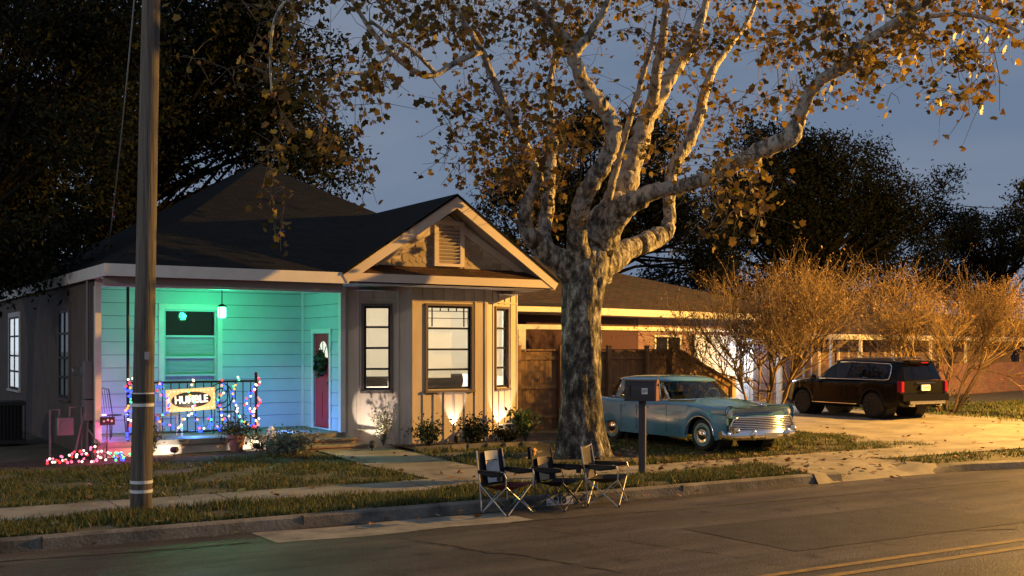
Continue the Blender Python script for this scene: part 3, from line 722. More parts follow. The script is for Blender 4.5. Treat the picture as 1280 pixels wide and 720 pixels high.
string([(6.19+.05*math.sin(z*12), PY-.11, z) for z in np.linspace(1.74, 1.02, 10)]+[(6.05, PY-.07, .9), (5.98, PY-.06, .72)], 'bulb string falling across the middle of the HUMBLE sign', ['white', 'green', 'white', 'pink', 'amber'], 12)
string(droop(6.25, .65, 1.0, 10, 2, .3), 'zigzag bulb string below the HUMBLE sign', mixc, 13)
string([(6.78+.06*math.sin(z*9), PY-.06, z) for z in np.linspace(1.68, .75, 12)], 'bulb string hanging straight down just past the HUMBLE sign', ['red', 'blue', 'amber', 'green', 'blue', 'white'], 10)
string([(7.08+.07*math.sin(z*8), PY-.06, z) for z in np.linspace(1.72, 1.15, 9)]+[(7.15, PY-.06, .95), (7.25, PY-.06, .8), (7.4, PY-.06, .72)], 'bulb string hanging between the sign and the railing end post', ['white', 'blue', 'green', 'white', 'amber'], 12)
string([(7.38+.09*math.sin(z*9), PY-.06, z) for z in np.linspace(1.55, .75, 12)], 'blue bulb string hanging close to the railing end post', ['blue', 'blue', 'white', 'blue', 'red', 'blue'], 15)
string([(RX1+.022+.05*math.cos(z*15), PY+.05*math.sin(z*15), z) for z in np.linspace(.66, 1.8, 26)], 'white and red bulb string wound around the railing end post', ['red', 'white', 'pink', 'white', 'amber'], 18)
e = empty('string_lights', (4.0, 20.9, .45)); tag(e, 'heap of pink and white string lights on the ground beside the porch corner', 'string lights')
cp = []; 
for k in range(64):
    t = k/63; x = 3.5+1.4*t+random.uniform(-.12, .12); y = 20.75+random.uniform(-.2, .3); hgt = .1+.16*math.exp(-((x-4.25)/.35)**2)
    p = Vector((x, y, gz(x, y)+.06+random.uniform(0, hgt))); cp.append(tuple(p))
    c = 'blue' if x > 4.62 and k % 2 else ('green' if x > 4.55 else random.choice(['pink', 'pink', 'white', 'white', 'red', 'white']))
    o = bpy.data.objects.new('bulb', bme[c]); o.parent = e; o.location = p-Vector(e.location); COL.objects.link(o)
b = MB(); b.tube(cp, .006, 4); b.build('cord', M['cord'], e)
# ------------------------------------------------------------------ porch furniture, pots, spotlights
def bistro(loc, rz, label, round_back):
    e = empty('porch_chair', loc, rz); tag(e, label, 'chair')
    b = MB()
    for s in (-1, 1):
        b.tube([(-.2, s*.19, 0), (-.16, s*.18, .45), (-.25, s*.17, .95)], .011, 6)
        b.tube([(.2, s*.2, 0), (.16, s*.18, .45)], .011, 6)
    b.build('frame', M['iron'], e, local=True)
    b = MB(); b.lathe((0, 0, .45), [(1e-4, 0), (.2, 0), (.2, .02), (1e-4, .022)], 16); b.build('seat', M['iron'], e, local=True)
    b = MB()
    if round_back:
        for r_ in (.26, .15): b.tube([(-.24-.02*math.sin(a), r_*math.cos(a), .78+r_*math.sin(a)) for a in np.linspace(0, 2*math.pi, 21)], .013, 6)
    else:
        b.tube([(-.25, -.17, .95), (-.25, 0, .98), (-.25, .17, .95)], .011, 6)
        for k in range(-2, 3): b.tube([(-.17, k*.06, .5), (-.25, k*.06, .95)], .006, 5)
    b.build('backrest', M['iron'], e, local=True)
    return e
bistro((4.9, 22.3, FL), R(-60), 'thin black bistro chair on the porch beside the purple lit end', False)
bistro((7.15, 22.2, FL), R(-80), 'round backed metal porch chair behind the railing end post', True)
M['gift'] = mat('wicker', (.25, .17, .09), .8, col2=(.40, .28, .15), scale=30)
e = empty('porch_table', (6.0, 22.3, FL)); tag(e, 'small low wicker table on the porch behind the HUMBLE sign', 'table')
b = MB(); b.box(5.75, 6.25, 22.1, 22.5, .95, .99); b.build('table_top', M['gift'], e)
for sx in (5.79, 6.21):
    for sy in (22.13, 22.47):
        b = MB(); b.box(sx-.02, sx+.02, sy-.02, sy+.02, FL, .95); b.build('leg', M['gift'], e)
e = empty('box_frame', (4.55, 21.33, .3)); tag(e, 'small black framed plaque leaning by the porch corner above the string lights', 'plaque')
b = MB(); b.obox((4.62, 21.32, .95), (.13, 0, 0), (0, .015, 0), (0, .0, .075)); b.build('plate', M['blackmat'], e)
b = MB()
for k in range(3): b.ball((4.55+k*.07, 21.29, .95+.02*(k % 2)), .022, 6, 4)
b.build('marks', M['gnome'], e)
b = MB(); b.bar((4.62, 21.34, .88), (4.62, 21.40, .2), .02, .02); b.build('stake', M['iron'], e)
def plant(name, c, r, h, n, mt, label, cat='shrub', leaf=(.03, .06), stems=7, up=.5, group=None, shape=None):
    e = empty(name, c); tag(e, label, cat, group)
    b = MB(); cen = []
    for k in range(stems):
        a = rng.uniform(0, 2*np.pi); rr = r*rng.uniform(.2, 1); tp = Vector((c[0]+rr*math.cos(a), c[1]+rr*math.sin(a), c[2]+h*rng.uniform(.6, 1)))
        md = Vector(c).lerp(tp, .5)+Vector((rng.uniform(-.05, .05), rng.uniform(-.05, .05), .06))
        b.tube([c, md, tp], [.012, .008, .003], 5)
        for i in range(n//stems):
            t = rng.uniform(.25, 1.02); q = Vector(c).lerp(md, t*2) if t < .5 else md.lerp(tp, t*2-1)
            cen.append(q+Vector(rng.normal(0, 1, 3))*r*.16)
    b.build('stem', M['polewood'], e)
    o = mesh_np('foliage', leaves_np(np.array([tuple(x-Vector(c)) for x in cen]), leaf, shape=LEAF if shape is None else shape), 6, mt); o.parent = e
    return e
LEAF = np.array([(0, -.6), (.33, -.2), (.3, .3), (0, 1), (-.3, .3), (-.33, -.2)])
M['bluebush'] = leafmat('grey_shrub', [(.06, .08, .07), (.12, .15, .13), (.17, .2, .18)], .15)
M['greenbush'] = leafmat('green_shrub', [(.03, .06, .02), (.08, .13, .035), (.14, .19, .06)], .25)
M['palebush'] = leafmat('pale_shrub', [(.14, .15, .09), (.26, .27, .16), (.08, .10, .05)], .25)
for k, x in enumerate((7.75, 8.15, 7.3, 7.98)):
    pass
e = plant('low_shrub', (7.85, 20.45, .24), .62, .34, 2600, M['bluebush'], 'low grey green mound shrub beside the front steps', leaf=(.03, .055), stems=60)
plant('porch_shrub', (5.35, 21.1, .26), .3, .65, 420, M['greenbush'], 'small leafy shrub behind the utility pole by the porch skirt', stems=14, leaf=(.03, .055))
plant('bay_shrub', (9.98, 20.75, .27), .3, .78, 260, M['palebush'], 'upright pale shrub lit white under the narrow bay window next to the porch', stems=10, leaf=(.03, .05))
plant('bay_shrub', (10.75, 20.2, .27), .42, .55, 800, M['darkgreen'], 'dark bushy shrub under the wide middle bay window near the porch side', stems=18)
plant('bay_shrub', (11.75, 20.1, .27), .55, .55, 1000, M['oak'], 'dark spreading shrub below the middle bay window beside the wall light beam', stems=20)
plant('bay_shrub', (13.15, 20.25, .26), .42, .75, 240, M['greenbush'], 'broad leaved shrub lit at the fence end of the bay', stems=9, leaf=(.06, .11))
plant('bay_shrub', (12.55, 20.0, .26), .4, .3, 500, M['oak'], 'low dark ground shrub between the bay and the big tree', stems=14)
e = empty('flower_pot', (7.02, 21.2, .27)); tag(e, 'dark leafy plant in a terracotta pot in front of the porch railing', 'pot plant')
M['terracotta'] = mat('terracotta', (.20, .10, .075), .8, col2=(.28, .15, .11), scale=8)
b = MB(); b.lathe((7.02, 21.2, .27), [(.11, 0), (.16, .27), (.18, .27), (.18, .33), (.15, .33), (.14, .29), (1e-4, .29)], 16); b.build('pot', M['terracotta'], e, smooth=40)
cen = rng.normal(0, 1, (420, 3))*np.array([.16, .16, .10])+np.array([0, 0, .46]); o = mesh_np('foliage', leaves_np(cen, (.03, .06), shape=LEAF), 6, M['darkgreen']); o.parent = e
plant('porch_flower', (7.45, 21.3, .27), .2, .42, 300, M['palebush'], 'pale fluffy plant beside the terracotta pot', stems=12, leaf=(.02, .04))
e = empty('candle_lantern', (7.66, 21.36, .44)); tag(e, 'small white boxy candle lantern on the top step by the railing post', 'lantern')
b = MB(); b.box(7.68, 7.82, 21.2, 21.34, .44, .46); b.box(7.68, 7.82, 21.2, 21.34, .66, .68)
for x in (7.69, 7.81):
    for y in (21.21, 21.33): b.box(x-.012, x+.012, y-.012, y+.012, .46, .66)
b.lathe((7.75, 21.27, .68), [(.07, 0), (.03, .06), (1e-4, .062)], 4); b.build('case', M['gnome'], e)
b = MB(); b.lathe((7.75, 21.27, .46), [(.03, 0), (.03, .12), (1e-4, .12)], 10); b.build('candle', M['room'], e)
def uplight(x, y, z, label, tx, ty, tz, col, W, ang, grp='ground spotlights', blend=.12):
    e = empty('ground_spotlight', (x, y, z)); tag(e, label, 'spotlight', grp)
    dv = (Vector((tx, ty, tz))-Vector((x, y, z+.12))).normalized()
    q = dv.to_track_quat('Z', 'Y').to_matrix().to_4x4()
    b = MB(); b.lathe((x, y, z+.12), [(.035, -.09), (.055, -.07), (.06, .05), (.055, .05), (.05, -.0), (1e-4, -.0)], 12, M=q); b.build('housing', M['blackmat'], e)
    b = MB(); b.tube([(x, y, z-.05), (x, y, z+.10)], .014, 6); b.build('stake', M['blackmat'], e)
    l = bpy.data.lights.new('spot', 'SPOT'); l.energy = W; l.color = col; l.spot_size = R(ang); l.spot_blend = blend; l.shadow_soft_size = .03
    lo = bpy.data.objects.new('spot_lamp', l); lo.location = (x+dv.x*.07, y+dv.y*.07, z+.12+dv.z*.07); lo.rotation_euler = dv.to_track_quat('-Z', 'Y').to_euler(); COL.objects.link(lo)
WW = (1, .86, .74)
uplight(9.50, 20.28, .25, 'small black spotlight facing the wall under the narrow bay window next to the porch', 10.0, 21.17, .92, WW, 95, 47, blend=.06)
uplight(11.66, 20.66, .25, 'small black spotlight under the wide middle bay window', 11.66, 20.74, 1.25, WW, 100, 46, blend=.08)
uplight(13.2, 20.75, .25, 'small black spotlight under the bay window nearest the fence', 13.06, 21.12, 1.05, WW, 85, 74, blend=.06)
uplight(5.78, 21.08, .26, 'small black spotlight aimed at the porch skirt behind the pole', 5.62, 21.5, .36, WW, 18, 118, blend=.06)
uplight(7.38, 21.06, .26, 'small black spotlight aimed at the porch skirt behind the flower pot', 7.4, 21.5, .36, WW, 18, 105, blend=.06)
# ------------------------------------------------------------------ utility pole
pb = Vector((3.62, 14.78, .13)); e = empty('utility_pole', pb); tag(e, 'tall weathered wooden utility pole on the verge, with white reflector bands', 'utility pole')
top = Vector((3.62+.18, 14.78-.1, 10.5))
b = MB(); pts = [pb.lerp(top, k/20) for k in range(21)]; pts[0] = pb-Vector((0, 0, .3))
b.tube(pts, [.138-.036*k/20 for k in range(21)], 20, nz=lambda p, a: 1+.012*math.sin(9*a+p.z*1.3)+.01*math.sin(17*a)); b.build('pole', M['polewood'], e, smooth=True)
M['reflect'] = mat('reflector_band', (.62, .64, .66), .35)
for z in (1.70, 1.56, .56, .44):
    b = MB(); c = pb.lerp(top, (z-.13)/10.37); r_ = .143-.036*(z/10.4); b.lathe(c, [(r_, -.02), (r_+.003, -.02), (r_+.003, .02), (r_, .02)], 24); b.build('reflector_band', M['reflect'], e)
b = MB(); c = pb.lerp(top, .147); b.lathe(c, [(.141, -.05), (.145, -.05), (.145, .05), (.141, .05)], 24); b.build('dark_band', M['blackmat'], e)
b = MB(); b.obox((3.66, 14.63, 2.2), (.03, 0, 0), (0, .004, 0), (0, 0, .05)); b.build('tag_plate', M['alu'], e)
def sag(p, q, s, n=14): return [Vector(p).lerp(Vector(q), k/n)-Vector((0, 0, s*4*(k/n)*(1-k/n))) for k in range(n+1)]
b = MB(); b.tube(sag((3.79, 14.7, 10.2), (4.5, 20.8, 3.9), .5), .011, 5); tag(b.build('service_wire', M['alu']), 'thin pale service wire dropping to the cottage eave beside the pole', 'wire')
# ------------------------------------------------------------------ mailbox
mb0 = P(803, 590, 18.9); mb0.z = gz(mb0.x, mb0.y)-.02
e = empty('mailbox', mb0-Vector((0, 0, .06)), R(57.7-90)-R(17)); tag(e, 'dark mailbox with a rounded top on a square post on the verge', 'mailbox')
b = MB(); b.box(-.056, .056, -.056, .056, -.1, 1.33); b.build('post', M['mailpost'], e, local=True)
prof = [(-.17, 1.33), (.17, 1.33), (.17, 1.50)]+[(.17*math.cos(a), 1.50+.19*math.sin(a)) for a in np.linspace(0, math.pi, 11)[1:-1]]+[(-.17, 1.50)]
b = MB(); b.grid([[(x, p[0], p[1]) for p in prof] for x in (-.28, .24)], close=True); b.face([(-.28, p[0], p[1]) for p in prof][::-1]); b.build('box', M['mailbox'], e, local=True, smooth=35)
b = MB(); b.grid([[(x, p[0]*s, 1.33+(p[1]-1.33)*s) for p in prof] for x, s in ((.238, 1.04), (.268, 1.04), (.268, .86), (.26, .84))], close=True); b.face([(.26, p[0]*.84, 1.33+(p[1]-1.33)*.84) for p in prof]); M['maildoor_lit'] = mat('mailbox_door_lit', (.17, .06, .045), .5); b.build('door', M['maildoor_lit'], e, local=True, smooth=35)  # door redder and brighter than the box: lamplight put into its colour
b = MB(); b.ball((.275, 0, 1.60), .02); b.build('handle', M['iron'], e, local=True)
b = MB(); b.box(.02, .12, -.178, -.172, 1.45, 1.55); npl = b.build('number_plate', M['gnome'], e, local=True)
b = MB(); b.box(.035, .05, -.181, -.178, 1.47, 1.53); b.box(.06, .07, -.181, -.178, 1.47, 1.53); b.box(.085, .105, -.181, -.178, 1.49, 1.53); b.build('digit_mark', M['greyplastic'], npl, local=True)
b = MB(); b.box(-.2, -.18, -.19, -.172, 1.42, 1.62); b.build('flag', M['mailbox'], e, local=True)
# kerb number
e = empty('kerb_number', (9.2, ys(9.2)-.02, .08)); tag(e, 'white painted plate with black house number 810 on the kerb face', 'house number')
b = MB(); b.obox((9.2, ys(9.2)-.024, .075), (.23, -.007, 0), (0, .003, 0), (0, .006, .058)); b.build('painted_plate', M['gnome'], e)
text_part('810', .13, Matrix.Translation((0, -.0085, -.003)) @ Matrix.Rotation(R(-1.7), 4, 'Z') @ Matrix.Rotation(R(90-5), 4, 'X'), M['blackmat'], e, bold=.006, sx=1.1)
# ------------------------------------------------------------------ folding camp chairs (local: facing +x)
def cloth(mb, A, B, C, D, sagv, n=8, th=.006):
    A, B, C, D = map(Vector, (A, B, C, D)); rows = []; sv = Vector(sagv)
    for i in range(n+1):
        u = i/n; rows.append([])
        for j in range(n+1):
            v = j/n; p = A.lerp(B, u).lerp(D.lerp(C, u), v)+sv*(4*u*(1-u))*(.4+.6*math.sin(math.pi*v)); rows[-1].append(p)
    mb.grid(rows)
def camp_chair(name, loc, rz, label, mats, style):
    e = empty(name, loc, rz); tag(e, label, 'camp chair', 'folding camp chairs at the kerb')
    e.scale = (.95, .95, .95); w, met = .30, mats['metal']
    RB, FB = -.24, .25       # rear foot, front foot
    for s in (-1, 1):
        b = MB(); b.tube([(RB, s*w, 0), (-.28, s*w, .45), (-.36, s*(w-.015), .92)], .011, 7); b.build('back_post', met, e, local=True)
        b = MB(); b.tube([(FB-.03, s*w, .40), (FB-.01, s*(w+.02), .56), (FB-.04, s*(w+.03), .63), (FB-.1, s*(w+.03), .645)], .010, 7); b.build('arm_post', met, e, local=True)
        b = MB(); b.tube([(RB, s*w, .02), (FB-.03, s*w, .42)], .009, 6); b.tube([(FB, s*w, .0), (-.275, s*w, .43)], .009, 6); b.build('side_leg', met, e, local=True)
    for x, nm in ((FB-.01, 'front_leg'), (RB-.01, 'rear_leg')):
        for s in (-1, 1):
            b = MB(); b.tube([(x+.006*s, s*w, 0), (x-.02+.006*s, -s*w, .43)], .009, 6); b.build(nm, met, e, local=True)
    for x in (RB, FB):
        for s in (-1, 1): b = MB(); b.lathe((x, s*w, 0), [(.018, 0), (.018, .03), (.012, .05)], 8); b.build('foot', M['blackmat'], e, local=True)
    b = MB(); cloth(b, (-.27, -w, .42), (-.27, w, .42), (FB-.02, w, .45), (FB-.02, -w, .45), (0, 0, -.10)); b.build('seat', mats['seat'], e, local=True, smooth=True)
    if style == 0:
        b = MB(); cloth(b, (-.28, -w, .40), (-.28, w, .40), (-.36, w-.01, .92), (-.36, -w+.01, .92), (-.07, 0, 0)); bk = b.build('backrest', mats['dark'], e, local=True, smooth=True)
        b = MB(); cloth(b, (-.272, -.12, .44), (-.272, .17, .44), (-.345, .17, .90), (-.345, -.12, .90), (-.055, 0, 0)); b.build('back_panel', mats['panel'], bk, local=True, smooth=True)
        b = MB(); b.tube([(-.33, -.12, .76), (-.35, .03, .765), (-.33, .17, .76)], .006, 5); b.build('seam', mats['dark'], bk, local=True)
    elif style == 1:
        b = MB(); cloth(b, (-.28, -w, .40), (-.28, w, .40), (-.34, w, .78), (-.34, -w, .78), (-.07, 0, 0)); bk = b.build('backrest', mats['dark'], e, local=True, smooth=True)
        b = MB(); cloth(b, (-.268, -.15, .42), (-.268, .12, .42), (-.325, .12, .77), (-.325, -.15, .77), (-.055, 0, 0)); b.build('back_panel', mats['panel'], bk, local=True, smooth=True)
        b = MB()
        for o in (0, -.06): cloth(b, (-.325+o, -w-.01, .74), (-.325+o, w+.01, .74), (-.36+o, w-.03, .95), (-.36+o, -w+.03, .95), (-.06, 0, .03))
        hd = b.build('headrest', mats['head'], e, local=True, smooth=True)
        b = MB(); b.face([(-.33, -.22, .80), (-.345, -.14, .83), (-.338, -.17, .85), (-.35, -.10, .875), (-.352, -.17, .915), (-.345, -.22, .90), (-.34, -.18, .86), (-.335, -.21, .84)]); b.build('flame_badge', mats['badge'], hd, local=True)
        b = MB(); b.bar((-.385, -.06, .84), (-.39, .10, .842), .006, .022); b.build('word_mark', M['greyplastic'], hd, local=True)
    else:
        b = MB(); cloth(b, (-.28, -w, .40), (-.28, w, .40), (-.36, w-.01, .90), (-.36, -w+.01, .90), (-.09, 0, -.03)); bk = b.build('backrest', mats['panel'], e, local=True, smooth=True)
        b = MB(); b.tube([(-.355, -w+.01, .90), (-.42, 0, .85), (-.355, w-.01, .90)], .007, 5); b.build('hem', mats['hem'], bk, local=True)
    for s in (-1, 1):
        b = MB(); cloth(b, (-.31, s*(w+.05), .64), (-.31, s*(w-.045), .64), (FB-.03, s*(w-.02), .645), (FB-.03, s*(w+.075), .645), (0, 0, -.012), 6); b.tube([(-.3, s*w, .615), (-.05, s*(w+.012), .59), (FB-.05, s*(w+.028), .618)], [.028, .04, .03], 8); b.build('armrest', mats['arm'], e, local=True, smooth=True)
    if style != 2:
        s = -1 if style == 0 else 1; b = MB(); b.lathe((.12, s*(w+.03), .52), [(.038, 0), (.042, .12), (.045, .125), (.038, .12), (.034, .01), (1e-4, .01)], 12); b.build('cup_holder', mats['arm'], e, local=True)
    return e
white_c = mat('pale_cloth', (.55, .57, .58), .9, col2=(.47, .49, .50), scale=10); dk = mat('black_cloth', (.018, .018, .022), .95); dk2 = mat('charcoal_cloth', (.035, .032, .03), .9)
tan = mat('tan_cloth', (.30, .24, .16), .9); bg = mat('brown_grey_cloth', (.10, .085, .07), .9, col2=(.14, .12, .10), scale=8); org = mat('orange_badge', (.7, .26, .06), .7); pl_ = mat('pale_hem', (.45, .40, .33), .7)
steel = mat('pale_steel', (.50, .50, .49), .4, .5); dsteel = mat('grey_steel', (.12, .11, .10), .4, .6)
camp_chair('camp_chair', (8.16, 13.02, .0), R(-72), 'camp chair with a pale grey back panel and dark red seat', dict(metal=steel, seat=M['seatred'], dark=dk, panel=white_c, arm=dk), 0)
camp_chair('camp_chair', (9.04, 13.0, .0), R(-66), 'camp chair with a padded dark headrest and orange badge', dict(metal=dsteel, seat=dk, dark=dk, panel=tan, head=dk2, badge=org, arm=dk), 1)
camp_chair('camp_chair', (9.88, 12.98, .0), R(-52), 'plain grey brown camp chair with bright metal legs nearest the mailbox', dict(metal=steel, seat=dk2, dark=dk2, panel=bg, arm=dk2, hem=pl_), 2)
# ------------------------------------------------------------------ fence
FN = empty('wooden_fence', (15.5, 23.6, .2)); tag(FN, 'tall brown board fence with posts between the cottage and the parked blue sedan', 'fence')
M['fencepost'] = M['wood']
yf = 23.6
b = MB(); x = 13.75
while x < 20.1:
    h_ = 2.22+.015*math.sin(x*13); b.box(x, x+.138, yf, yf+.022, .2, h_); x += .143
b.build('boards', M['wood'], FN)
b = MB()
for z in (.5, 1.25, 2.0): b.box(13.75, 20.1, yf-.04, yf-.002, z, z+.09)
b.box(13.75, 20.1, yf-.06, yf+.05, 2.23, 2.27); b.build('rail', M['wood'], FN)
for x in (13.95, 15.05, 16.35, 17.9, 19.2, 20.12): b = MB(); b.box(x-.05, x+.05, yf-.14, yf-.042, .15, 2.34); b.box(x-.06, x+.06, yf-.15, yf-.032, 2.34, 2.37); b.build('post', M['wood'], FN)
FS = empty('sloped_fence', (21, 23.6, .2)); tag(FS, 'short fence panel whose top slopes down to a low lit end post', 'fence')
x0, x1, z0, z1 = 20.22, 22.35, 2.3, 1.32
b = MB(); x = x0
while x < x1-.1:
    t = (x-x0)/(x1-x0); t2 = (x+.14-x0)/(x1-x0); za, zb = z0+(z1-z0)*t, z0+(z1-z0)*t2
    b.face([(x, yf, .2), (x+.136, yf, .2), (x+.136, yf, zb), (x, yf, za)]); b.face([(x, yf+.02, .2), (x, yf+.02, za), (x+.136, yf+.02, zb), (x+.136, yf+.02, .2)]); b.face([(x, yf, za), (x+.136, yf, zb), (x+.136, yf+.02, zb), (x, yf+.02, za)]); x += .142
b.build('boards', M['wood'], FS)
b = MB(); b.bar((x0, yf-.02, z0+.03), (x1, yf-.02, z1+.03), .16, .04); b.bar((x0, yf-.03, z0-.12), (x1, yf-.03, z1-.12), .03, .09); b.build('cap_rail', M['wood'], FS)
b = MB(); b.box(x1, x1+.13, yf-.1, yf+.03, .15, 1.5); b.build('post', mat('lit_post', (.42, .29, .15), .8), FS)  # end post paler than the fence wood, orange lamplight put in its colour
# ------------------------------------------------------------------ neighbour house (local x along its front, y into the house)
ang = math.atan2(.2197, .9756); NB = empty('ranch_house', (20.5, 27.2, .2), ang); tag(NB, 'long low red brick ranch house with a hipped roof behind the parked cars', 'house')
M['brick'] = brickmat('red_brick', (.34, .14, .09), (.46, .22, .14), (.36, .30, .26)); M['brickpale'] = brickmat('pink_brick', (.27, .15, .125), (.36, .21, .18), (.32, .29, .27)); M['redpaint'] = mat('dark_red_wall', (.05, .016, .015), .8)
M['nroof'] = brickmat('brown_shingle', (.075, .052, .030), (.11, .078, .047), (.04, .03, .02), .6, 'xy')
M['ntrim'] = mat('neighbour_trim', (.70, .64, .52), .6); M['whitepanel'] = mat('white_panel', (.72, .74, .76), .6, col2=(.62, .64, .67), scale=2)
ez = 3.12
b = MB(); e0, e1, f0, f1 = -8.2, 12.2, -.55, 9.5; r0, r1 = Vector((-.2, 4.4, 5.25)), Vector((2.2, 4.4, 5.25))
Cc = [Vector((e0, f0, ez+.16)), Vector((e1, f0, ez+.16)), Vector((e1, f1, ez+.16)), Vector((e0, f1, ez+.16))]
for f in ([Cc[0], Cc[1], r1, r0], [Cc[1], Cc[2], r1], [Cc[2], Cc[3], r0, r1], [Cc[3], Cc[0], r0]): b.face(f)
b.build('roof', M['nroof'], NB, local=True)
b = MB(); b.box(e0, e1, f0-.03, f0, ez-.04, ez+.17); b.box(e0-.03, e0, f0-.03, f1, ez-.04, ez+.17); b.build('fascia', M['ntrim'], NB, local=True)
b = MB(); b.box(e0, e1, f0, f1, ez-.05, ez-.03); b.build('soffit', M['soffit'], NB, local=True)
b = MB(); wall(b, (-7.5, .3), (1, 0), (0, -1), 9.6, 0, ez-.05, [(1.0, 2.2, .9, 2.3)]); wall(b, (-7.5, .3), (0, 1), (-1, 0), 8, 0, ez-.05); b.build('wall', M['redpaint'], NB, local=True)
b = MB(); b.box(e0+.3, 12, .22, .29, 2.66, 2.78); b.build('trim_band', M['ntrim'], NB, local=True)
b = MB(); wall(b, (2.1, .3), (1, 0), (0, -1), 2.9, 0, ez-.05, [(.9, 2.2, 1.1, 2.45)]); b.build('wall', M['brickpale'], NB, local=True)
def nwin(x0, x1, z0, z1, y, rails, name='window'):
    b = MB()
    for a, c, d, e_ in ((x0-.08, x0, z0-.08, z1+.08), (x1, x1+.08, z0-.08, z1+.08), (x0, x1, z1, z1+.08), (x0, x1, z0-.08, z0)): b.box(a, c, y-.03, y+.03, d, e_)
    for r_ in rails: b.box(r_-.02, r_+.02, y-.01, y+.03, z0, z1)
    w = b.build(name, M['ntrim'], NB, local=True)
    b = MB(); b.face([(x0, y+.04, z0), (x1, y+.04, z0), (x1, y+.04, z1), (x0, y+.04, z1)]); b.build('pane', M['darkglass2'], w, local=True)
M['darkglass2'] = mat('dark_window', (.012, .012, .013), .08)
nwin(-6.5, -5.3, .9, 2.3, .3, [-5.9]); nwin(3.0, 4.3, 1.1, 2.45, .3, [3.65])
# garage: white panelled door, then brick
b = MB(); x = 5.02
while x < 8.3:
    b.box(x, x+.30, .18, .24, .05, 2.55); x += .312
for z in (.7, 1.35, 2.0): b.box(5.02, 8.3, .165, .179, z, z+.03)
b.build('garage_door', M['whitepanel'], NB, local=True)
b = MB(); b.box(5.0, 12.0, .29, .31, 0, ez-.05); b.build('wall', M['brickpale'], NB, local=True)
b = MB(); b.box(8.32, 8.5, .12, .28, 0, 2.62); b.box(10.3, 10.48, .12, .28, 0, 2.62); b.build('pilaster', M['ntrim'], NB, local=True)
# low wing with the carport fascia and screened porch
b = MB(); b.box(8.2, 44, -1.25, -1.2, 2.42, 2.62); b.build('wing_fascia', M['ntrim'], NB, local=True)
b = MB(); b.face([(8.2, -1.25, 2.63), (44, -1.25, 2.63), (44, 4.5, 4.0), (12.4, 4.5, 4.0), (8.2, .0, 2.95)]); b.build('wing_roof', M['nroof'], NB, local=True)
b = MB(); b.box(8.2, 44, -1.2, .3, 2.44, 2.47); b.build('wing_soffit', M['soffit'], NB, local=True)
b = MB(); b.box(12, 44, .29, .32, 0, 2.45); b.build('wing_wall', M['brickpale'], NB, local=True)
nwin(12.3, 13.4, .9, 2.2, .26, [12.85]); nwin(15.0, 16.6, .8, 2.3, .26, [15.8]); nwin(19.0, 21.0, 1.4, 2.3, .26, [20])
b = MB(); b.box(16.8, 44, -1.15, -1.0, 0, 1.42); b.build('low_wall', M['brick'], NB, local=True)
for x in (11.9, 14.2, 16.9, 20.4, 24): b = MB(); b.box(x-.05, x+.05, -1.14, -1.04, 1.42 if x > 16.5 else 0, 2.42); b.build('post', M['ntrim'], NB, local=True)
# patio frame behind the fence, next to the tree
PT = empty('patio_cover', (16.6, 26, .2)); tag(PT, 'pale patio beam and post rising behind the fence left of the big tree', 'patio cover')
b = MB(); b.box(14.4, 18.6, 25.5, 25.62, 2.82, 2.95); b.box(14.4, 18.6, 25.4, 25.5, 3.30, 3.45); b.build('beam', M['ntrim'], PT)
for x in (16.45, 18.5): b = MB(); b.box(x-.12, x+.12, 25.5, 25.64, .2, 2.82); b.build('post', M['ntrim'], PT)
b = MB(); b.face([(14.2, 25.35, 3.46), (18.7, 25.35, 3.46), (18.7, 29.5, 4.0), (14.2, 29.5, 4.0)]); b.build('roof', M['nroof'], PT)
PT['label'] = 'pale patio beam and post rising behind the fence between the cottage and the big tree'
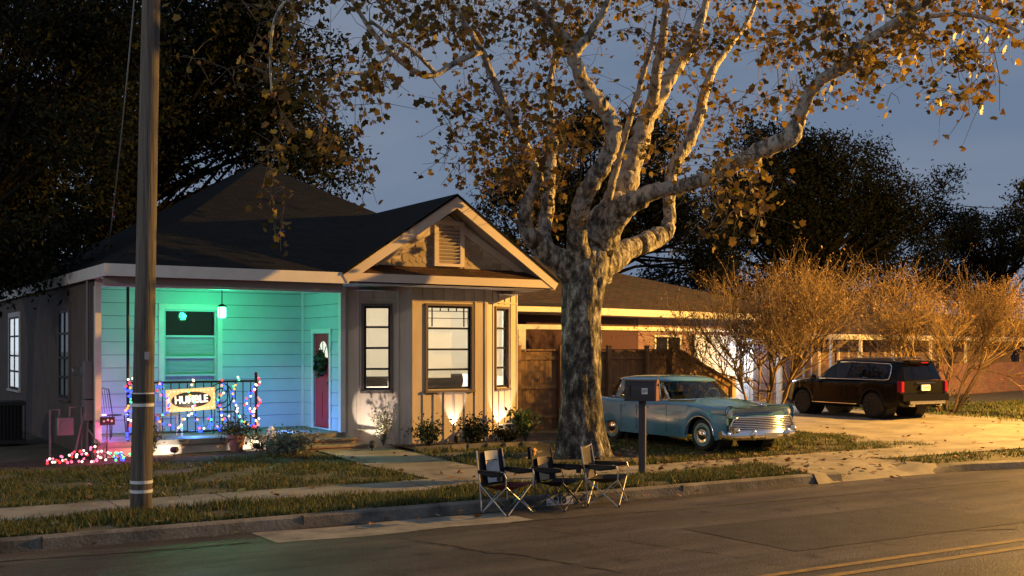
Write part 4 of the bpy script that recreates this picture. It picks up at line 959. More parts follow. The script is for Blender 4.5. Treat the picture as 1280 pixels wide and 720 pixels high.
# ------------------------------------------------------------------ cars
def car_shell(p):
    """half-body lofted along x; returns rows of full cross sections"""
    rows = []
    xs = sorted(set(np.round(np.concatenate([np.linspace(p['x0'], p['x1'], 61), *[a[0]+np.linspace(-a[1], a[1], 17) for a in p['arch']]]), 4)))
    for x in xs:
        zb = p['sill'](x)
        for (xa, ra, za) in p['arch']:
            if abs(x-xa) < ra: zb = max(zb, za+math.sqrt(max(0, ra*ra-(x-xa)**2)))
        half = p['sec'](x, zb)
        full = half+[(-y, z) for (y, z) in half[-2::-1]]
        rows.append([(x-p['plan'](x, y), y, z) for (y, z) in full])
    return rows
def wheel(parent, x, y, r, w, rim, kind, side):
    W_ = empty('wheel', (x, y, r)); W_.parent = parent
    s = side
    prof = [(r*.62, -w/2), (r*.90, -w/2), (r*.985, -w*.36), (r, -w*.2), (r, w*.2), (r*.985, w*.36), (r*.90, w/2), (r*.62, w/2)]
    b = MB(); b.lathe((0, 0, 0), prof, 28, 'y', cap=False); b.build('tyre', M['rubber'], W_, local=True, smooth=40)
    b = MB()
    if kind == 'cap':
        o = s*w/2
        b.lathe((0, o, 0), [(r*.74, -s*.02), (r*.70, s*.006), (r*.60, s*.010), (r*.56, -s*.008), (1e-4, -s*.012)], 28, 'y'); b.build('rim', rim, W_, local=True, smooth=40)
        b = MB(); b.lathe((0, o, 0), [(r*.50, -.01*s), (r*.48, .014*s), (r*.34, .006*s), (r*.30, .022*s), (r*.16, .045*s), (1e-4, .05*s)], 24, 'y'); b.build('hubcap', M['chrome'], W_, local=True, smooth=40)
    else:
        o = s*(w/2-.03)
        b.lathe((0, o, 0), [(r*.72, .02*s), (r*.70, .03*s), (r*.64, .0), (1e-4, -.02*s)], 28, 'y'); b.build('wheel_disc', M['blackmat'], W_, local=True); b = MB()
        for k in range(10):
            a = 2*math.pi*k/10; b.bar((r*.1*math.cos(a), o+s*.0, r*.1*math.sin(a)), (r*.68*math.cos(a), o+s*.012, r*.68*math.sin(a)), .045, .02, up=(0, 1, 0))
        b.lathe((0, o+s*.008, 0), [(r*.18, 0), (r*.14, .01*s), (1e-4, .012*s)], 14, 'y'); b.build('rim', rim, W_, local=True)
def sstep(a, b, x): return smooth(a, b, x)
def greenhouse(e, belt, roofr, zb, zr, crown, glass_idx, names, body_m, glass_m, trim_m, trimr=.012):
    """belt / roofr: half rings of (x,y) from front centre to rear centre; zb(i), zr(i) heights"""
    n = len(belt); ring = lambda h, z: [(h[i][0], h[i][1], z(i)) for i in range(n)]+[(h[i][0], -h[i][1], z(i)) for i in range(n-2, 0, -1)]
    B, T = ring(belt, zb), ring(roofr, zr); N = len(B)
    idx = lambda k: k if k < n-1 else 2*(n-1)-1-k
    prun = []
    for k in range(N):
        if idx(k) not in glass_idx:
            if prun and prun[-1][-1] == k-1: prun[-1].append(k)
            else: prun.append([k])
    for r_ in prun:
        pb_ = MB()
        for k in r_: pb_.face([B[k], B[(k+1) % N], T[(k+1) % N], T[k]])
        pb_.build('pillar', body_m, e, local=True)
    # glass runs
    runs = []; k = 0; start = next(k for k in range(N) if idx(k) not in glass_idx)
    cur = []
    for q in range(N+1):
        k = (start+q) % N
        if q < N and idx(k) in glass_idx and (not cur or glass_idx[idx(k)] == glass_idx[idx(cur[-1])]): cur.append(k)
        else:
            if cur: runs.append(cur)
            cur = [k] if q < N and idx(k) in glass_idx else []
    for run in runs:
        nm = names[glass_idx[idx(run[0])]]; g = MB()
        for k in run: g.face([B[k], B[(k+1) % N], T[(k+1) % N], T[k]])
        w = g.build(nm, glass_m, e, local=True, smooth=True)
        if trim_m:
            t = MB(); bb = [B[k] for k in run]+[B[(run[-1]+1) % N]]; tt = [T[k] for k in run]+[T[(run[-1]+1) % N]]
            t.tube(bb, trimr, 6); t.tube(tt, trimr, 6); t.tube([bb[0], tt[0]], trimr, 6); t.tube([bb[-1], tt[-1]], trimr, 6)
            t.build('trim', trim_m, w, local=True, smooth=True)
    cx = sum(t[0] for t in T)/N; r_ = MB(); rows = []
    for s, dz in ((1.0, -.03), (1.03, -.012), (1.035, .008), (1.0, .03), (.9, .03+crown*.35), (.75, .03+crown*.66), (.5, .03+crown*.9), (.2, .03+crown), (.01, .03+crown)):
        rows.append([(cx+(t[0]-cx)*s, t[1]*s, t[2]+dz) for t in T])
    r_.grid(rows, close=True, flip=True); r_.build('roof', body_m, e, local=True, smooth=55)
# -- the blue fifties sedan, facing the street
SD = empty('vintage_sedan', (16.42, 18.74, .17), math.atan2(-.998, .007)); SD.scale = (1.03, 1.03, 1.02); tag(SD, 'teal blue 1950s sedan with chrome grille parked on the lawn facing the street', 'car')
def s_sec(x, zb):
    f = sstep(1.5, 2.35, x); q = sstep(1.6, 2.6, -x)
    W = .95-.025*f**1.5-.09*q
    zs = .97-.06*sstep(.9, 2.35, x)+.015*sstep(1.9, 2.3, x)+.03*sstep(1.5, 2.5, -x)
    zh = 1.0+.05*sstep(.3, .9, x)-.10*sstep(1.2, 2.3, x)-.05*sstep(1.7, 2.6, -x)-.10*sstep(2.3, 2.62, -x)
    val = min(zs, zh)-.035*sstep(.7, 1.6, x)-.02*sstep(1.2, 2, -x)
    lv = [0, .16, .34, .54, .72, .86]; h = zs-zb; out = []
    pf = [(.0, .955), (.12, .985), (.3, 1.0), (.55, 1.0), (.74, .975), (.88, .945), (.965, .90), (1.0, .84)]
    for t, k in pf: out.append((W*k, zb+h*t))
    out += [(W*.76, zs-.004-.01*f), (W*.66, (zs+val)/2), (W*.56, val+.002), (W*.40, val+(zh-val)*.65), (W*.2, zh-.005), (0, zh)]
    return out
s_p = dict(x0=-2.62, x1=2.36, arch=[(1.47, .41, .30), (-1.46, .34, .13)], sill=lambda x: .24+.10*sstep(1.9, 2.36, x)+.12*sstep(1.9, 2.6, -x), sec=s_sec,
           plan=lambda x, y: .16*(y/.95)**2*sstep(1.5, 2.36, x)-.14*(y/.95)**2*sstep(1.8, 2.6, -x))
rows = car_shell(s_p); b = MB(); b.grid(rows); b.face(rows[0]); 
fr = rows[-1]; b.face([(p[0]-.03, p[1], p[2]) for p in fr][::-1]); b.build('body', M['teal'], SD, local=True, smooth=42)
b = MB(); b.box(-2.4, 2.1, -.68, .68, .30, .62); b.build('underbody', M['blackmat'], SD, local=True)
for s in (-1, 1):
    for xa, ra, za in s_p['arch']:
        b = MB(); b.lathe((xa, s*.58, .33), [(.43, -.16), (.43, .16)], 24, 'y'); b.lathe((xa, s*.50, .33), [(.42, 0), (1e-4, .001)], 24, 'y'); b.build('wheel_well', M['blackmat'], SD, local=True)
        if xa < 0: continue
        b = MB(); b.tube([(xa+ra*math.cos(a), s*(.958-(.05 if False else .012*sstep(1.5, 1.9, xa+ra*math.cos(a)))), za+ra*math.sin(a)) for a in np.linspace(0, math.pi, 21)], .013, 6); b.build('arch_trim', M['chrome'], SD, local=True, smooth=True)
rimc = mat('wheel_teal', (.20, .34, .34), .35)
for x in (1.47, -1.46):
    for s in (-1, 1): wheel(SD, x, s*.78, .335, .19, rimc, 'cap', s)
belt = [(.86, 0), (.83, .34), (.72, .60), (.50, .77), (.40, .80), (.36, .80), (.14, .82), (.10, .82), (-.42, .83), (-.48, .83), (-1.22, .81), (-1.48, .77), (-1.76, .66), (-2.0, .40), (-2.06, 0)]
rf = [(.37, 0), (.35, .35), (.28, .57), (.13, .69), (.06, .705), (.03, .71), (-.02, .72), (-.05, .725), (-.46, .74), (-.50, .74), (-1.10, .715), (-1.30, .68), (-1.56, .57), (-1.76, .34), (-1.80, 0)]
greenhouse(SD, belt, rf, lambda i: 1.0+.03*max(0, 1-i/3), lambda i: 1.385, .085, {0: 0, 1: 0, 2: 0, 3: 0, 5: 1, 7: 2, 9: 3, 11: 4, 12: 4, 13: 4}, ['windshield', 'vent_window', 'door_window', 'rear_door_window', 'rear_window'], M['teal'], M['carglass'], M['chrome'], .013)
b = MB(); cloth(b, (.0, -.62, .75), (.0, .62, .75), (-.12, .62, 1.14), (-.12, -.62, 1.14), (0, 0, 0)); b.box(-.25, -.02, -.6, .6, .8, 1.12); b.box(-1.2, -1.0, -.6, .6, .8, 1.12); b.build('bench_seat', dk2, SD, local=True)
b = MB(); b.tube([(.42+.06*math.sin(a), .36+.2*math.cos(a), 1.05+.17*math.sin(a)) for a in np.linspace(0, 2*math.pi, 25)], .014, 6); b.build('steering_wheel', M['gnome'], SD, local=True)
# chrome: belt strip, side spears, door handles
b = MB()
for s in (-1, 1):
    b.tube([(x, s*.952*(1-.055*sstep(-1.6, -2.6, x)), .985) for x in np.linspace(-1.2, .5, 12)], .011, 6)
b.build('belt_trim', M['chrome'], SD, local=True)
for s in (-1, 1):
    for x in (-.36, -1.12):
        b = MB(); b.tube([(x, s*.945, .84), (x+.05, s*.975, .845), (x+.16, s*.975, .845), (x+.2, s*.945, .84)], .012, 6); b.build('door_handle', M['chrome'], SD, local=True)
    b = MB()
    for x in (.46, -.52, -1.05): b.box(x-.004, x+.004, s*.945, s*.953, .34, .88)
    b.build('door_gap', M['blackmat'], SD, local=True)
# face: headlights under hooded brows, grille, bumper
for s in (-1, 1):
    hx, hy, hz = 2.13, s*.80, .80
    b = MB(); b.lathe((hx, hy, hz), [(.115, -.25), (.122, .02), (.118, .05), (.105, .05), (.10, .0)], 24, 'x'); hl = b.build('headlight', M['teal'], SD, local=True, smooth=40)
    b = MB(); b.lathe((hx+.0, hy, hz), [(.104, .045), (.112, .06), (.10, .07), (.092, .045)], 24, 'x'); b.build('ring', M['chrome'], hl, local=True, smooth=40)
    b = MB(); b.lathe((hx, hy, hz), [(.096, .035), (.07, .065), (.03, .08), (1e-4, .083)], 20, 'x'); b.build('lens', mat('lamp_lens', (.75, .75, .72), .1, .0, spec=.9), hl, local=True, smooth=40)
    b = MB(); rows2 = []
    for x in np.linspace(1.6, 2.20, 8):
        t = (x-1.6)/.6; rows2.append([(x, hy+.15*math.sin(a)*(.75+.25*t), .80+(.115+.03*t)*math.cos(a)+.0) for a in np.linspace(-1.7, 1.7, 13)])
    b.grid(rows2); b.build('brow', M['teal'], hl, local=True, smooth=True)
    b = MB(); b.obox((2.33, s*.78, .46), (.03, 0, 0), (0, .07, 0), (0, 0, .06)); b.ball((2.36, s*.78, .46), .05, 10, 6); b.build('parking_light', M['chrome'], SD, local=True, smooth=40)
def gx_(y, o=0): return 2.37+o-.16*(y/.95)**2
ys_ = np.linspace(-.87, .87, 25)
b = MB(); b.grid([[(gx_(y, -.02), y, z0) for y in ys_] for z0 in (.44, .70)]); gr = b.build('grille', M['blackmat'], SD, local=True)
b = MB()
for k in range(7):
    z = .465+k*.035; lim = .87-.12*(k/6)**1.2
    b.tube([(gx_(y, .012), y, z) for y in np.linspace(-lim, lim, 21)], .0105, 6)
b.build('bar', M['chrome'], gr, local=True, smooth=True)
b = MB()
edge = [(gx_(y, .02), y, .715) for y in np.linspace(-.72, .72, 17)]+[(gx_(.80, .02), .80, .67), (gx_(.89, .02), .89, .5), (gx_(.86, .02), .86, .435)]+[(gx_(y, .02), y, .435) for y in np.linspace(.75, -.75, 17)]+[(gx_(.86, .02), -.86, .435), (gx_(.89, .02), -.89, .5), (gx_(.80, .02), -.80, .67), (gx_(.72, .02), -.72, .715)]
b.tube(edge, .018, 6); b.build('surround', M['chrome'], gr, local=True, smooth=True)
b = MB(); rows2 = []
for y in np.linspace(-.93, .93, 33):
    c = (2.46-.20*(y/.95)**2-(.22*max(0, (abs(y)-.8)/.13)**2), .36); rows2.append([(c[0]+dx*(1 if dx < 0 else 1), y, c[1]+dz) for dx, dz in ((-.05, -.075), (.02, -.085), (.05, -.05), (.055, 0), (.05, .05), (.02, .085), (-.05, .075))])
b.grid(rows2, close=True)
for r_ in (rows2[0], rows2[-1]): b.face(r_)
bp = b.build('bumper', M['chrome'], SD, local=True, smooth=50)
for s in (-1, 1): b = MB(); b.ball((2.50, s*.46, .38), .075, 12, 8, (.7, .8, 1.5)); b.build('bumper_guard', M['chrome'], bp, local=True, smooth=True)
b = MB(); b.box(2.48, 2.515, -.16, .16, .30, .40) ; b.build('plate_bracket', M['alu'], bp, local=True)
b = MB(); rows2 = [[(x, y, .985-.10*sstep(1.2, 2.3, x)+.05+.035*(1-abs(y)/.05)*(1 if t else .0)) for y in (-.05, -.02, 0, .02, .05)] for t, x in enumerate((1.75, 1.95, 2.2))]
b.tube([(1.7, 0, 1.02), (2.0, 0, 1.0), (2.22, 0, .965), (2.36, 0, .93)], [.012, .02, .035, .02], 8); b.build('hood_ornament', M['chrome'], SD, local=True, smooth=True)
b = MB(); rows2 = []
for y in np.linspace(-.93, .93, 21): rows2.append([(-2.68+.16*(y/.95)**2+dx, y, .42+dz) for dx, dz in ((.05, -.08), (-.04, -.06), (-.05, 0), (-.04, .06), (.05, .08))])
b.grid(rows2, close=True); b.build('rear_bumper', M['chrome'], SD, local=True, smooth=50)
for s in (-1, 1): b = MB(); b.lathe((-2.52, s*.72, .82), [(.10, .1), (.10, -.05), (.06, -.09), (1e-4, -.1)], 18, 'x'); b.build('tail_light', mat('tail_red', (.3, .01, .01), .2), SD, local=True, smooth=40)
# -- the black suv seen from behind
SV = empty('black_suv', (27.34, 23.2, .235), math.atan2(.997, .073)); tag(SV, 'black SUV parked on the concrete driveway, tail towards the street', 'car')
def v_sec(x, zb):
    f = sstep(1.7, 2.42, x); q = sstep(2.2, 2.58, -x); W = .985-.07*f-.05*q
    zs = 1.08+.04*sstep(.5, -2, x)-.10*sstep(1.3, 2.4, x)
    zh = 1.13+.02*sstep(.8, 1.3, x)-.13*sstep(1.5, 2.4, x) if x > .4 else 1.13
    if x > 2.3: zh -= .08*sstep(2.3, 2.42, x); zs -= .08*sstep(2.3, 2.42, x)
    h = zs-zb; out = []
    for t, k in ((0, .97), (.1, .99), (.25, 1.0), (.5, .99), (.72, .985), (.86, .975), (.95, .95), (1.0, .91)): out.append((W*k, zb+h*t))
    out += [(W*.82, zs+(zh-zs)*.4), (W*.7, zs+(zh-zs)*.75), (W*.5, zh-.005), (W*.25, zh+.005), (0, zh+.008)]
    return out
v_p = dict(x0=-2.56, x1=2.42, arch=[(1.45, .45, .37), (-1.45, .45, .37)], sill=lambda x: .30+.08*sstep(2.0, 2.4, x)+.12*sstep(2.1, 2.5, -x), sec=v_sec,
           plan=lambda x, y: .20*(y/.98)**2*sstep(1.7, 2.42, x)-.10*(abs(y)/.98)**3*sstep(2.1, 2.5, -x))
rows = car_shell(v_p); b = MB(); b.grid(rows); b.face(rows[0]); b.face(rows[-1][::-1]); b.build('body', M['black'], SV, local=True, smooth=42)
b = MB(); b.box(-2.35, 2.2, -.7, .7, .36, .75); b.build('underbody', M['blackmat'], SV, local=True)
for s in (-1, 1):
    for xa, ra, za in v_p['arch']:
        b = MB(); b.lathe((xa, s*.62, .38), [(.46, -.2), (.46, .2)], 24, 'y'); b.lathe((xa, s*.5, .38), [(.45, 0), (1e-4, .001)], 24, 'y'); b.build('wheel_well', M['blackmat'], SV, local=True)
    b = MB(); b.tube([(x, s*1.0, .40) for x in np.linspace(-.9, .95, 8)], .018, 6); b.build('sill_trim', M['chrome'], SV, local=True)
    b = MB()
    for x in (.62, -.42): b.box(x-.004, x+.004, s*.972, s*.981, .45, 1.02)
    b.build('door_gap', M['blackmat'], SV, local=True)
    for x in (-.25, -1.1):
        b = MB(); b.tube([(x, s*.96, .92), (x+.03, s*1.005, .93), (x+.2, s*1.005, .93), (x+.23, s*.96, .92)], .013, 6); b.build('door_handle', M['black'], SV, local=True)
    b = MB(); b.ball((.82, s*1.08, 1.16), .11, 10, 8, (.6, 1, .8)); b.bar((.85, s*.95, 1.1), (.83, s*1.06, 1.13), .04, .05); b.build('wing_mirror', M['black'], SV, local=True, smooth=True)
for x in (1.45, -1.45):
    for s in (-1, 1): wheel(SV, x, s*.84, .385, .25, mat('dark_alloy', (.26, .26, .26), .4, .2), 'alloy', s)
belt = [(1.25, 0), (1.20, .4), (1.02, .72), (.86, .86), (.74, .90), (-.36, .915), (-.46, .915), (-1.32, .91), (-1.38, .91), (-2.08, .885), (-2.30, .86), (-2.50, .76), (-2.53, .4), (-2.54, 0)]
rf = [(.45, 0), (.42, .35), (.30, .58), (.16, .655), (.04, .67), (-.42, .685), (-.50, .685), (-1.30, .68), (-1.36, .68), (-1.98, .665), (-2.12, .65), (-2.30, .60), (-2.36, .32), (-2.37, 0)]
greenhouse(SV, belt, rf, lambda i: 1.115+.03*min(1, i/10), lambda i: 1.66-.03*max(0, (i-8)/5), .05, {0: 0, 1: 0, 2: 0, 4: 1, 6: 2, 8: 3, 11: 4, 12: 4}, ['windshield', 'door_window', 'rear_door_window', 'quarter_window', 'rear_window'], M['black'], M['darkglass'], None)
b = MB()
for s in (-1, 1): b.tube([(.74, s*.913, 1.125)]+[(x, s*.925, 1.135) for x in np.linspace(.3, -1.9, 8)]+[(-2.06, s*.91, 1.16), (-2.08, s*.87, 1.3), (-2.03, s*.75, 1.52), (-1.93, s*.71, 1.6), (-1.2, s*.705, 1.63), (-.4, s*.71, 1.645), (.04, s*.695, 1.64)], .015, 6)
b.build('window_trim', M['chrome'], SV, local=True, smooth=True)
b = MB()
for s in (-1, 1):
    b.tube([(.1, s*.60, 1.70), (0, s*.60, 1.76), (-1.9, s*.59, 1.76), (-2.0, s*.59, 1.68)], .02, 6)
b.build('roof_rail', M['alu'], SV, local=True)
b = MB(); b.obox((-2.42, 0, 1.68), (.13, 0, 0), (0, .58, 0), (-.01, 0, .018)); sp = b.build('spoiler', M['black'], SV, local=True)
M['tail'] = mat('tail_lens', (.16, .005, .010), .2); M['tail'].node_tree.nodes['Principled BSDF'].inputs['Emission Color'].default_value = (1, .03, .08, 1); M['tail'].node_tree.nodes['Principled BSDF'].inputs['Emission Strength'].default_value = .06
b = MB(); b.box(-2.56, -2.53, -.14, .14, 1.63, 1.655); b.build('brake_light', M['tail'], sp, local=True)
for s in (-1, 1):
    b = MB(); b.box(-2.565, -2.40, s*.84, s*.938, .80, 1.10); b.build('tail_light', M['tail'], SV, local=True)
    b = MB(); b.box(-2.58, -2.46, s*.70, s*.90, .60, .67); b.build('reflector', M['tail'], SV, local=True)
b = MB(); b.box(-2.605, -2.56, -.17, .17, .84, 1.0); npl = b.build('licence_plate', M['gnome'], SV, local=True)
b = MB()
for k in range(6): b.box(-2.61, -2.606, -.13+k*.045, -.10+k*.045, .89, .95)
b.build('plate_mark', M['greyplastic'], npl, local=True)
b = MB(); b.box(-2.60, -2.565, -.38, .38, 1.045, 1.075); b.build('tailgate_trim', M['chrome'], SV, local=True)
b = MB(); b.box(-2.62, -2.3, -.93, .93, .54, .74); b.build('rear_bumper', M['black'], SV, local=True)
b = MB(); b.obox((-2.64, 0, .50), (.04, 0, 0), (0, .72, 0), (0, 0, .045)); b.tube([(-2.5, -.55, .42), (-2.66, -.55, .42)], .04, 10); b.tube([(-2.5, .55, .42), (-2.66, .55, .42)], .04, 10); b.build('skid_trim', M['chrome'], SV, local=True)
# ------------------------------------------------------------------ trees
def bark_mat():
    m, t, b = nt('sycamore_bark'); N, L = t.nodes, t.links
    tc = N.new('ShaderNodeTexCoord'); sp = N.new('ShaderNodeSeparateXYZ'); L.new(tc.outputs['Object'], sp.inputs[0])
    mp = N.new('ShaderNodeMapping'); mp.inputs['Scale'].default_value = (1, 1, .55); L.new(tc.outputs['Object'], mp.inputs[0])
    n1 = N.new('ShaderNodeTexNoise'); n1.inputs['Scale'].default_value = 6.5; n1.inputs['Detail'].default_value = 12; n1.inputs['Roughness'].default_value = .72; L.new(mp.outputs[0], n1.inputs['Vector'])
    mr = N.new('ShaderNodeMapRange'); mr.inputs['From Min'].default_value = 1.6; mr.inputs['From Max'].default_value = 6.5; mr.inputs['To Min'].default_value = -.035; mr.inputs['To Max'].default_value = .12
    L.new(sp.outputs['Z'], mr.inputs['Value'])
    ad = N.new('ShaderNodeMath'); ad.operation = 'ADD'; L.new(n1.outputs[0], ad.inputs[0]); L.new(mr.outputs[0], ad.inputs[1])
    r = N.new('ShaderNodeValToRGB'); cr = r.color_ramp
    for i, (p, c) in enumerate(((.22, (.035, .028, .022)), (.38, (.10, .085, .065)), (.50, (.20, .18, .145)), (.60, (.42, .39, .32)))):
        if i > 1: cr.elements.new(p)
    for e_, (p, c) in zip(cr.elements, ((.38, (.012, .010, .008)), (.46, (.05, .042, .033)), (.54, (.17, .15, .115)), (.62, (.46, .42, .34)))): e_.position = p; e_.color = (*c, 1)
    L.new(ad.outputs[0], r.inputs[0]); L.new(r.outputs[0], b.inputs['Base Color']); b.inputs['Roughness'].default_value = .85
    n2 = N.new('ShaderNodeTexNoise'); n2.inputs['Scale'].default_value = 9; n2.inputs['Detail'].default_value = 8; L.new(mp.outputs[0], n2.inputs['Vector'])
    bp = N.new('ShaderNodeBump'); bp.inputs['Strength'].default_value = 1; bp.inputs['Distance'].default_value = .09; L.new(n2.outputs[0], bp.inputs['Height']); L.new(bp.outputs[0], b.inputs['Normal'])
    return m
M['bark'] = bark_mat(); M['twig'] = mat('twig_bark', (.10, .08, .06), .9, col2=(.18, .14, .10), scale=3)
M['sycleaf'] = leafmat('sycamore_leaf', [(.07, .065, .016), (.15, .105, .025), (.24, .15, .03), (.14, .075, .02), (.06, .04, .014), (.40, .28, .055)], .35)
def smooth_path(pts, n=4):
    P_ = [pts[0]]+pts+[pts[-1]]; out = []
    for i in range(1, len(P_)-2):
        a, b_, c, d_ = [np.array(q, float) for q in P_[i-1:i+3]]
        for k in range(n):
            t = k/n; out.append(.5*((2*b_)+(-a+c)*t+(2*a-5*b_+4*c-d_)*t*t+(-a+3*b_-3*c+d_)*t**3))
    out.append(np.array(P_[-1], float)); return out
SY = empty('sycamore_tree', (12.8, 17.6, .17)); tag(SY, 'huge pale barked sycamore with thin orange brown leaves on the front lawn', 'tree')
# (px, py, depth, radius in px)
limbs = {
 'trunk': [(728, 585, 23.0, 36), (728, 558, 23, 30.5), (727, 530, 23, 27), (726, 480, 23, 25), (727, 400, 23, 24.5), (729, 362, 23, 26.5), (733, 335, 23, 28), (742, 305, 23, 21), (752, 280, 23, 17)],
 'a': [(724, 350, 23, 22), (706, 332, 22.8, 17), (686, 318, 22.6, 14), (668, 302, 22.4, 12), (656, 280, 22.2, 9), (660, 250, 22, 8), (672, 225, 21.8, 7), (660, 190, 21.5, 6), (640, 150, 21.2, 5), (622, 110, 21, 4.5), (600, 60, 20.7, 4), (575, 20, 20.5, 3), (545, -30, 20.3, 2)],
 'a2': [(684, 316, 22.6, 10), (681, 295, 23, 9), (684, 255, 23.4, 8.5), (688, 215, 23.8, 7), (692, 170, 24, 5), (685, 120, 24.3, 4), (694, 60, 24.6, 3), (690, 0, 25, 2)],
 'b': [(728, 335, 23, 20), (722, 305, 22.6, 14), (724, 275, 22.3, 12), (731, 242, 22, 11.5), (748, 215, 21.8, 11), (760, 195, 21.7, 10), (767, 165, 21.5, 10), (758, 142, 21.4, 10), (744, 124, 21.2, 9.5), (727, 98, 21, 8.5), (716, 70, 20.9, 8), (705, 45, 20.7, 6), (688, 26, 20.5, 5), (668, 2, 20.3, 4), (650, -40, 20, 3)],
 'b2': [(717, 68, 20.9, 7), (735, 45, 20.8, 5.5), (752, 18, 20.7, 4.5), (764, -10, 20.6, 3.5), (775, -60, 20.5, 2)],
 'c': [(742, 310, 23, 26), (758, 275, 23, 22), (772, 248, 23.1, 17), (784, 222, 23.2, 15), (795, 190, 23.3, 13), (806, 155, 23.4, 11), (819, 128, 23.5, 10), (836, 100, 23.6, 9), (850, 78, 23.7, 8), (866, 52, 23.8, 6.5), (878, 20, 23.9, 5), (888, -30, 24, 3)],
 'c2': [(806, 152, 23.4, 9), (817, 120, 23.0, 7.5), (822, 85, 22.7, 6.5), (828, 50, 22.4, 5.5), (831, 15, 22, 4), (840, -40, 21.8, 2.5)],
 'd': [(736, 352, 23, 17), (768, 324, 23.4, 15), (795, 306, 24, 13), (815, 300, 24.3, 13), (830, 292, 24.5, 11), (837, 275, 24.6, 8), (836, 250, 24.7, 7.5), (838, 222, 24.8, 7.5), (848, 198, 24.9, 8), (864, 172, 25, 7.5), (874, 145, 25.1, 7), (880, 118, 25.2, 6), (892, 85, 25.3, 5), (910, 60, 25.5, 4), (935, 25, 25.7, 3), (955, -30, 25.8, 2)],
 'e': [(745, 312, 23, 19), (774, 267, 22.6, 16), (800, 248, 22.3, 12), (830, 238, 22, 9.5), (864, 229, 21.7, 9), (895, 217, 21.4, 9), (922, 204, 21.2, 9.5), (950, 190, 21, 10.5), (976, 177, 20.8, 11), (990, 170, 20.7, 12), (996, 155, 20.7, 9), (1003, 136, 20.6, 8), (1014, 115, 20.5, 7.5), (1030, 98, 20.4, 7.5), (1054, 84, 20.2, 8), (1066, 68, 20.1, 7), (1082, 52, 20, 6), (1108, 35, 19.8, 5), (1138, 15, 19.6, 4.5), (1175, -5, 19.4, 4), (1230, -30, 19.2, 3)],
 'f': [(758, 260, 22.9, 6), (770, 210, 22.5, 4.5), (785, 157, 22.2, 4), (800, 105, 22, 3.5), (813, 62, 21.8, 3), (820, 20, 21.6, 2)],
 'g': [(603, 64, 20.7, 3.5), (575, 75, 20.3, 3.5), (540, 95, 20, 3.5), (512, 85, 19.8, 3.5), (490, 66, 19.6, 3.2), (466, 40, 19.4, 3), (440, 0, 19.2, 2.5)],
 'g2': [(545, 92, 20, 2.6), (515, 62, 19.6, 2.4), (488, 45, 19.4, 2.2), (462, 25, 19.2, 2)],
 'g3': [(491, 66, 19.6, 2.4), (460, 90, 19.3, 2.2), (425, 92, 19, 2), (400, 115, 18.8, 1.6)],
 'h': [(1084, 50, 20, 4), (1130, 30, 19.8, 3.4), (1180, 18, 19.6, 3), (1230, 22, 19.4, 2.5), (1275, 40, 19.2, 2)],
 'k': [(440, 0, 19.2, 2.5), (390, -10, 19, 2.2), (350, 10, 18.8, 2), (338, 60, 18.7, 1.6), (340, 120, 18.7, 1.3)],
}
from mathutils import noise as mnoise
def barkn(p, a, f, amp): return amp*mnoise.noise(Vector((math.cos(a)*f*.35, math.sin(a)*f*.35, p.z*f*.22+p.x)))
b = MB(); nodes = []
for k, pts in limbs.items():
    p3 = [P(x, y, d-1.2) for x, y, d, r in pts]; rr = [r/FOC*(d-1.2) for x, y, d, r in pts]
    sp_ = smooth_path([(*p, r) for p, r in zip(p3, rr)], 22 if k == 'trunk' else 6)
    pts3 = [Vector(q[:3]) for q in sp_]; r3 = [max(.012, q[3]) for q in sp_]
    if k != 'trunk':
        for i in range(1, len(pts3)-1): pts3[i] += Vector(rng.normal(0, 1, 3))*r3[i]*.10
    fl = (lambda p, a: 1+(.02+.16*math.sin(5*a+1)+.12*math.sin(8*a))*max(0, 1-(p.z-.1)/1.5)**1.6+.03*math.sin(7*a+p.z*2.5)+barkn(p, a, 9, .055)+barkn(p, a, 22, .03)) if k == 'trunk' else (lambda p, a: 1+.05*math.sin(3*a+p.z*5+p.x*3)+barkn(p, a, 5, .045))
    b.tube(pts3, r3, 80 if k == 'trunk' else 18, nz=fl)
    lo_ = len(pts3)//3 if k in 'abcde' else 0
    if k != 'trunk': nodes += [(p, r) for p, r in zip(pts3[lo_:], r3[lo_:])]
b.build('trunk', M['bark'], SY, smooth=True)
# leaf cluster targets, given as photo-view rectangles with a depth range (the crown is a real volume)
reg = [(560, 730, -60, 60, 84, 20, 25), (560, 720, 30, 200, 84, 19.5, 25), (590, 720, 130, 250, 66, 20, 25.5), (700, 1000, -60, 60, 130, 21, 27), (720, 900, 40, 200, 56, 21.5, 27),
       (860, 1010, 30, 200, 42, 20, 26), (840, 960, 190, 290, 32, 19.5, 22), (980, 1150, -40, 90, 84, 19.6, 24), (1120, 1290, -50, 60, 84, 18.6, 23), (1010, 1240, 60, 140, 38, 19.2, 22.5), (1180, 1260, 60, 125, 10, 18.8, 20),
       (330, 480, -40, 130, 38, 17.5, 21), (380, 465, 100, 225, 22, 17.8, 20), (318, 368, 150, 290, 11, 18.2, 19.2), (450, 520, 30, 110, 10, 18.5, 20.5), (470, 570, -50, 50, 48, 18.5, 22), (545, 600, 120, 225, 12, 19.5, 22), (640, 700, 200, 290, 22, 22, 25), (200, 340, -40, 150, 8, 17, 20)]
T = []
for (x0, x1, y0, y1, n, d0, d1) in reg:
    for _ in range(n): T.append(P(random.uniform(x0, x1), random.uniform(y0, y1), random.uniform(d0-1.2, d1-1.2)))
npos = np.array([tuple(p) for p, r in nodes]); T = np.array([tuple(t) for t in T])
order = np.argsort([np.min(((npos-t)**2).sum(1)) for t in T]); tw = MB(); cen = []
npl_ = [tuple(q) for q in npos]
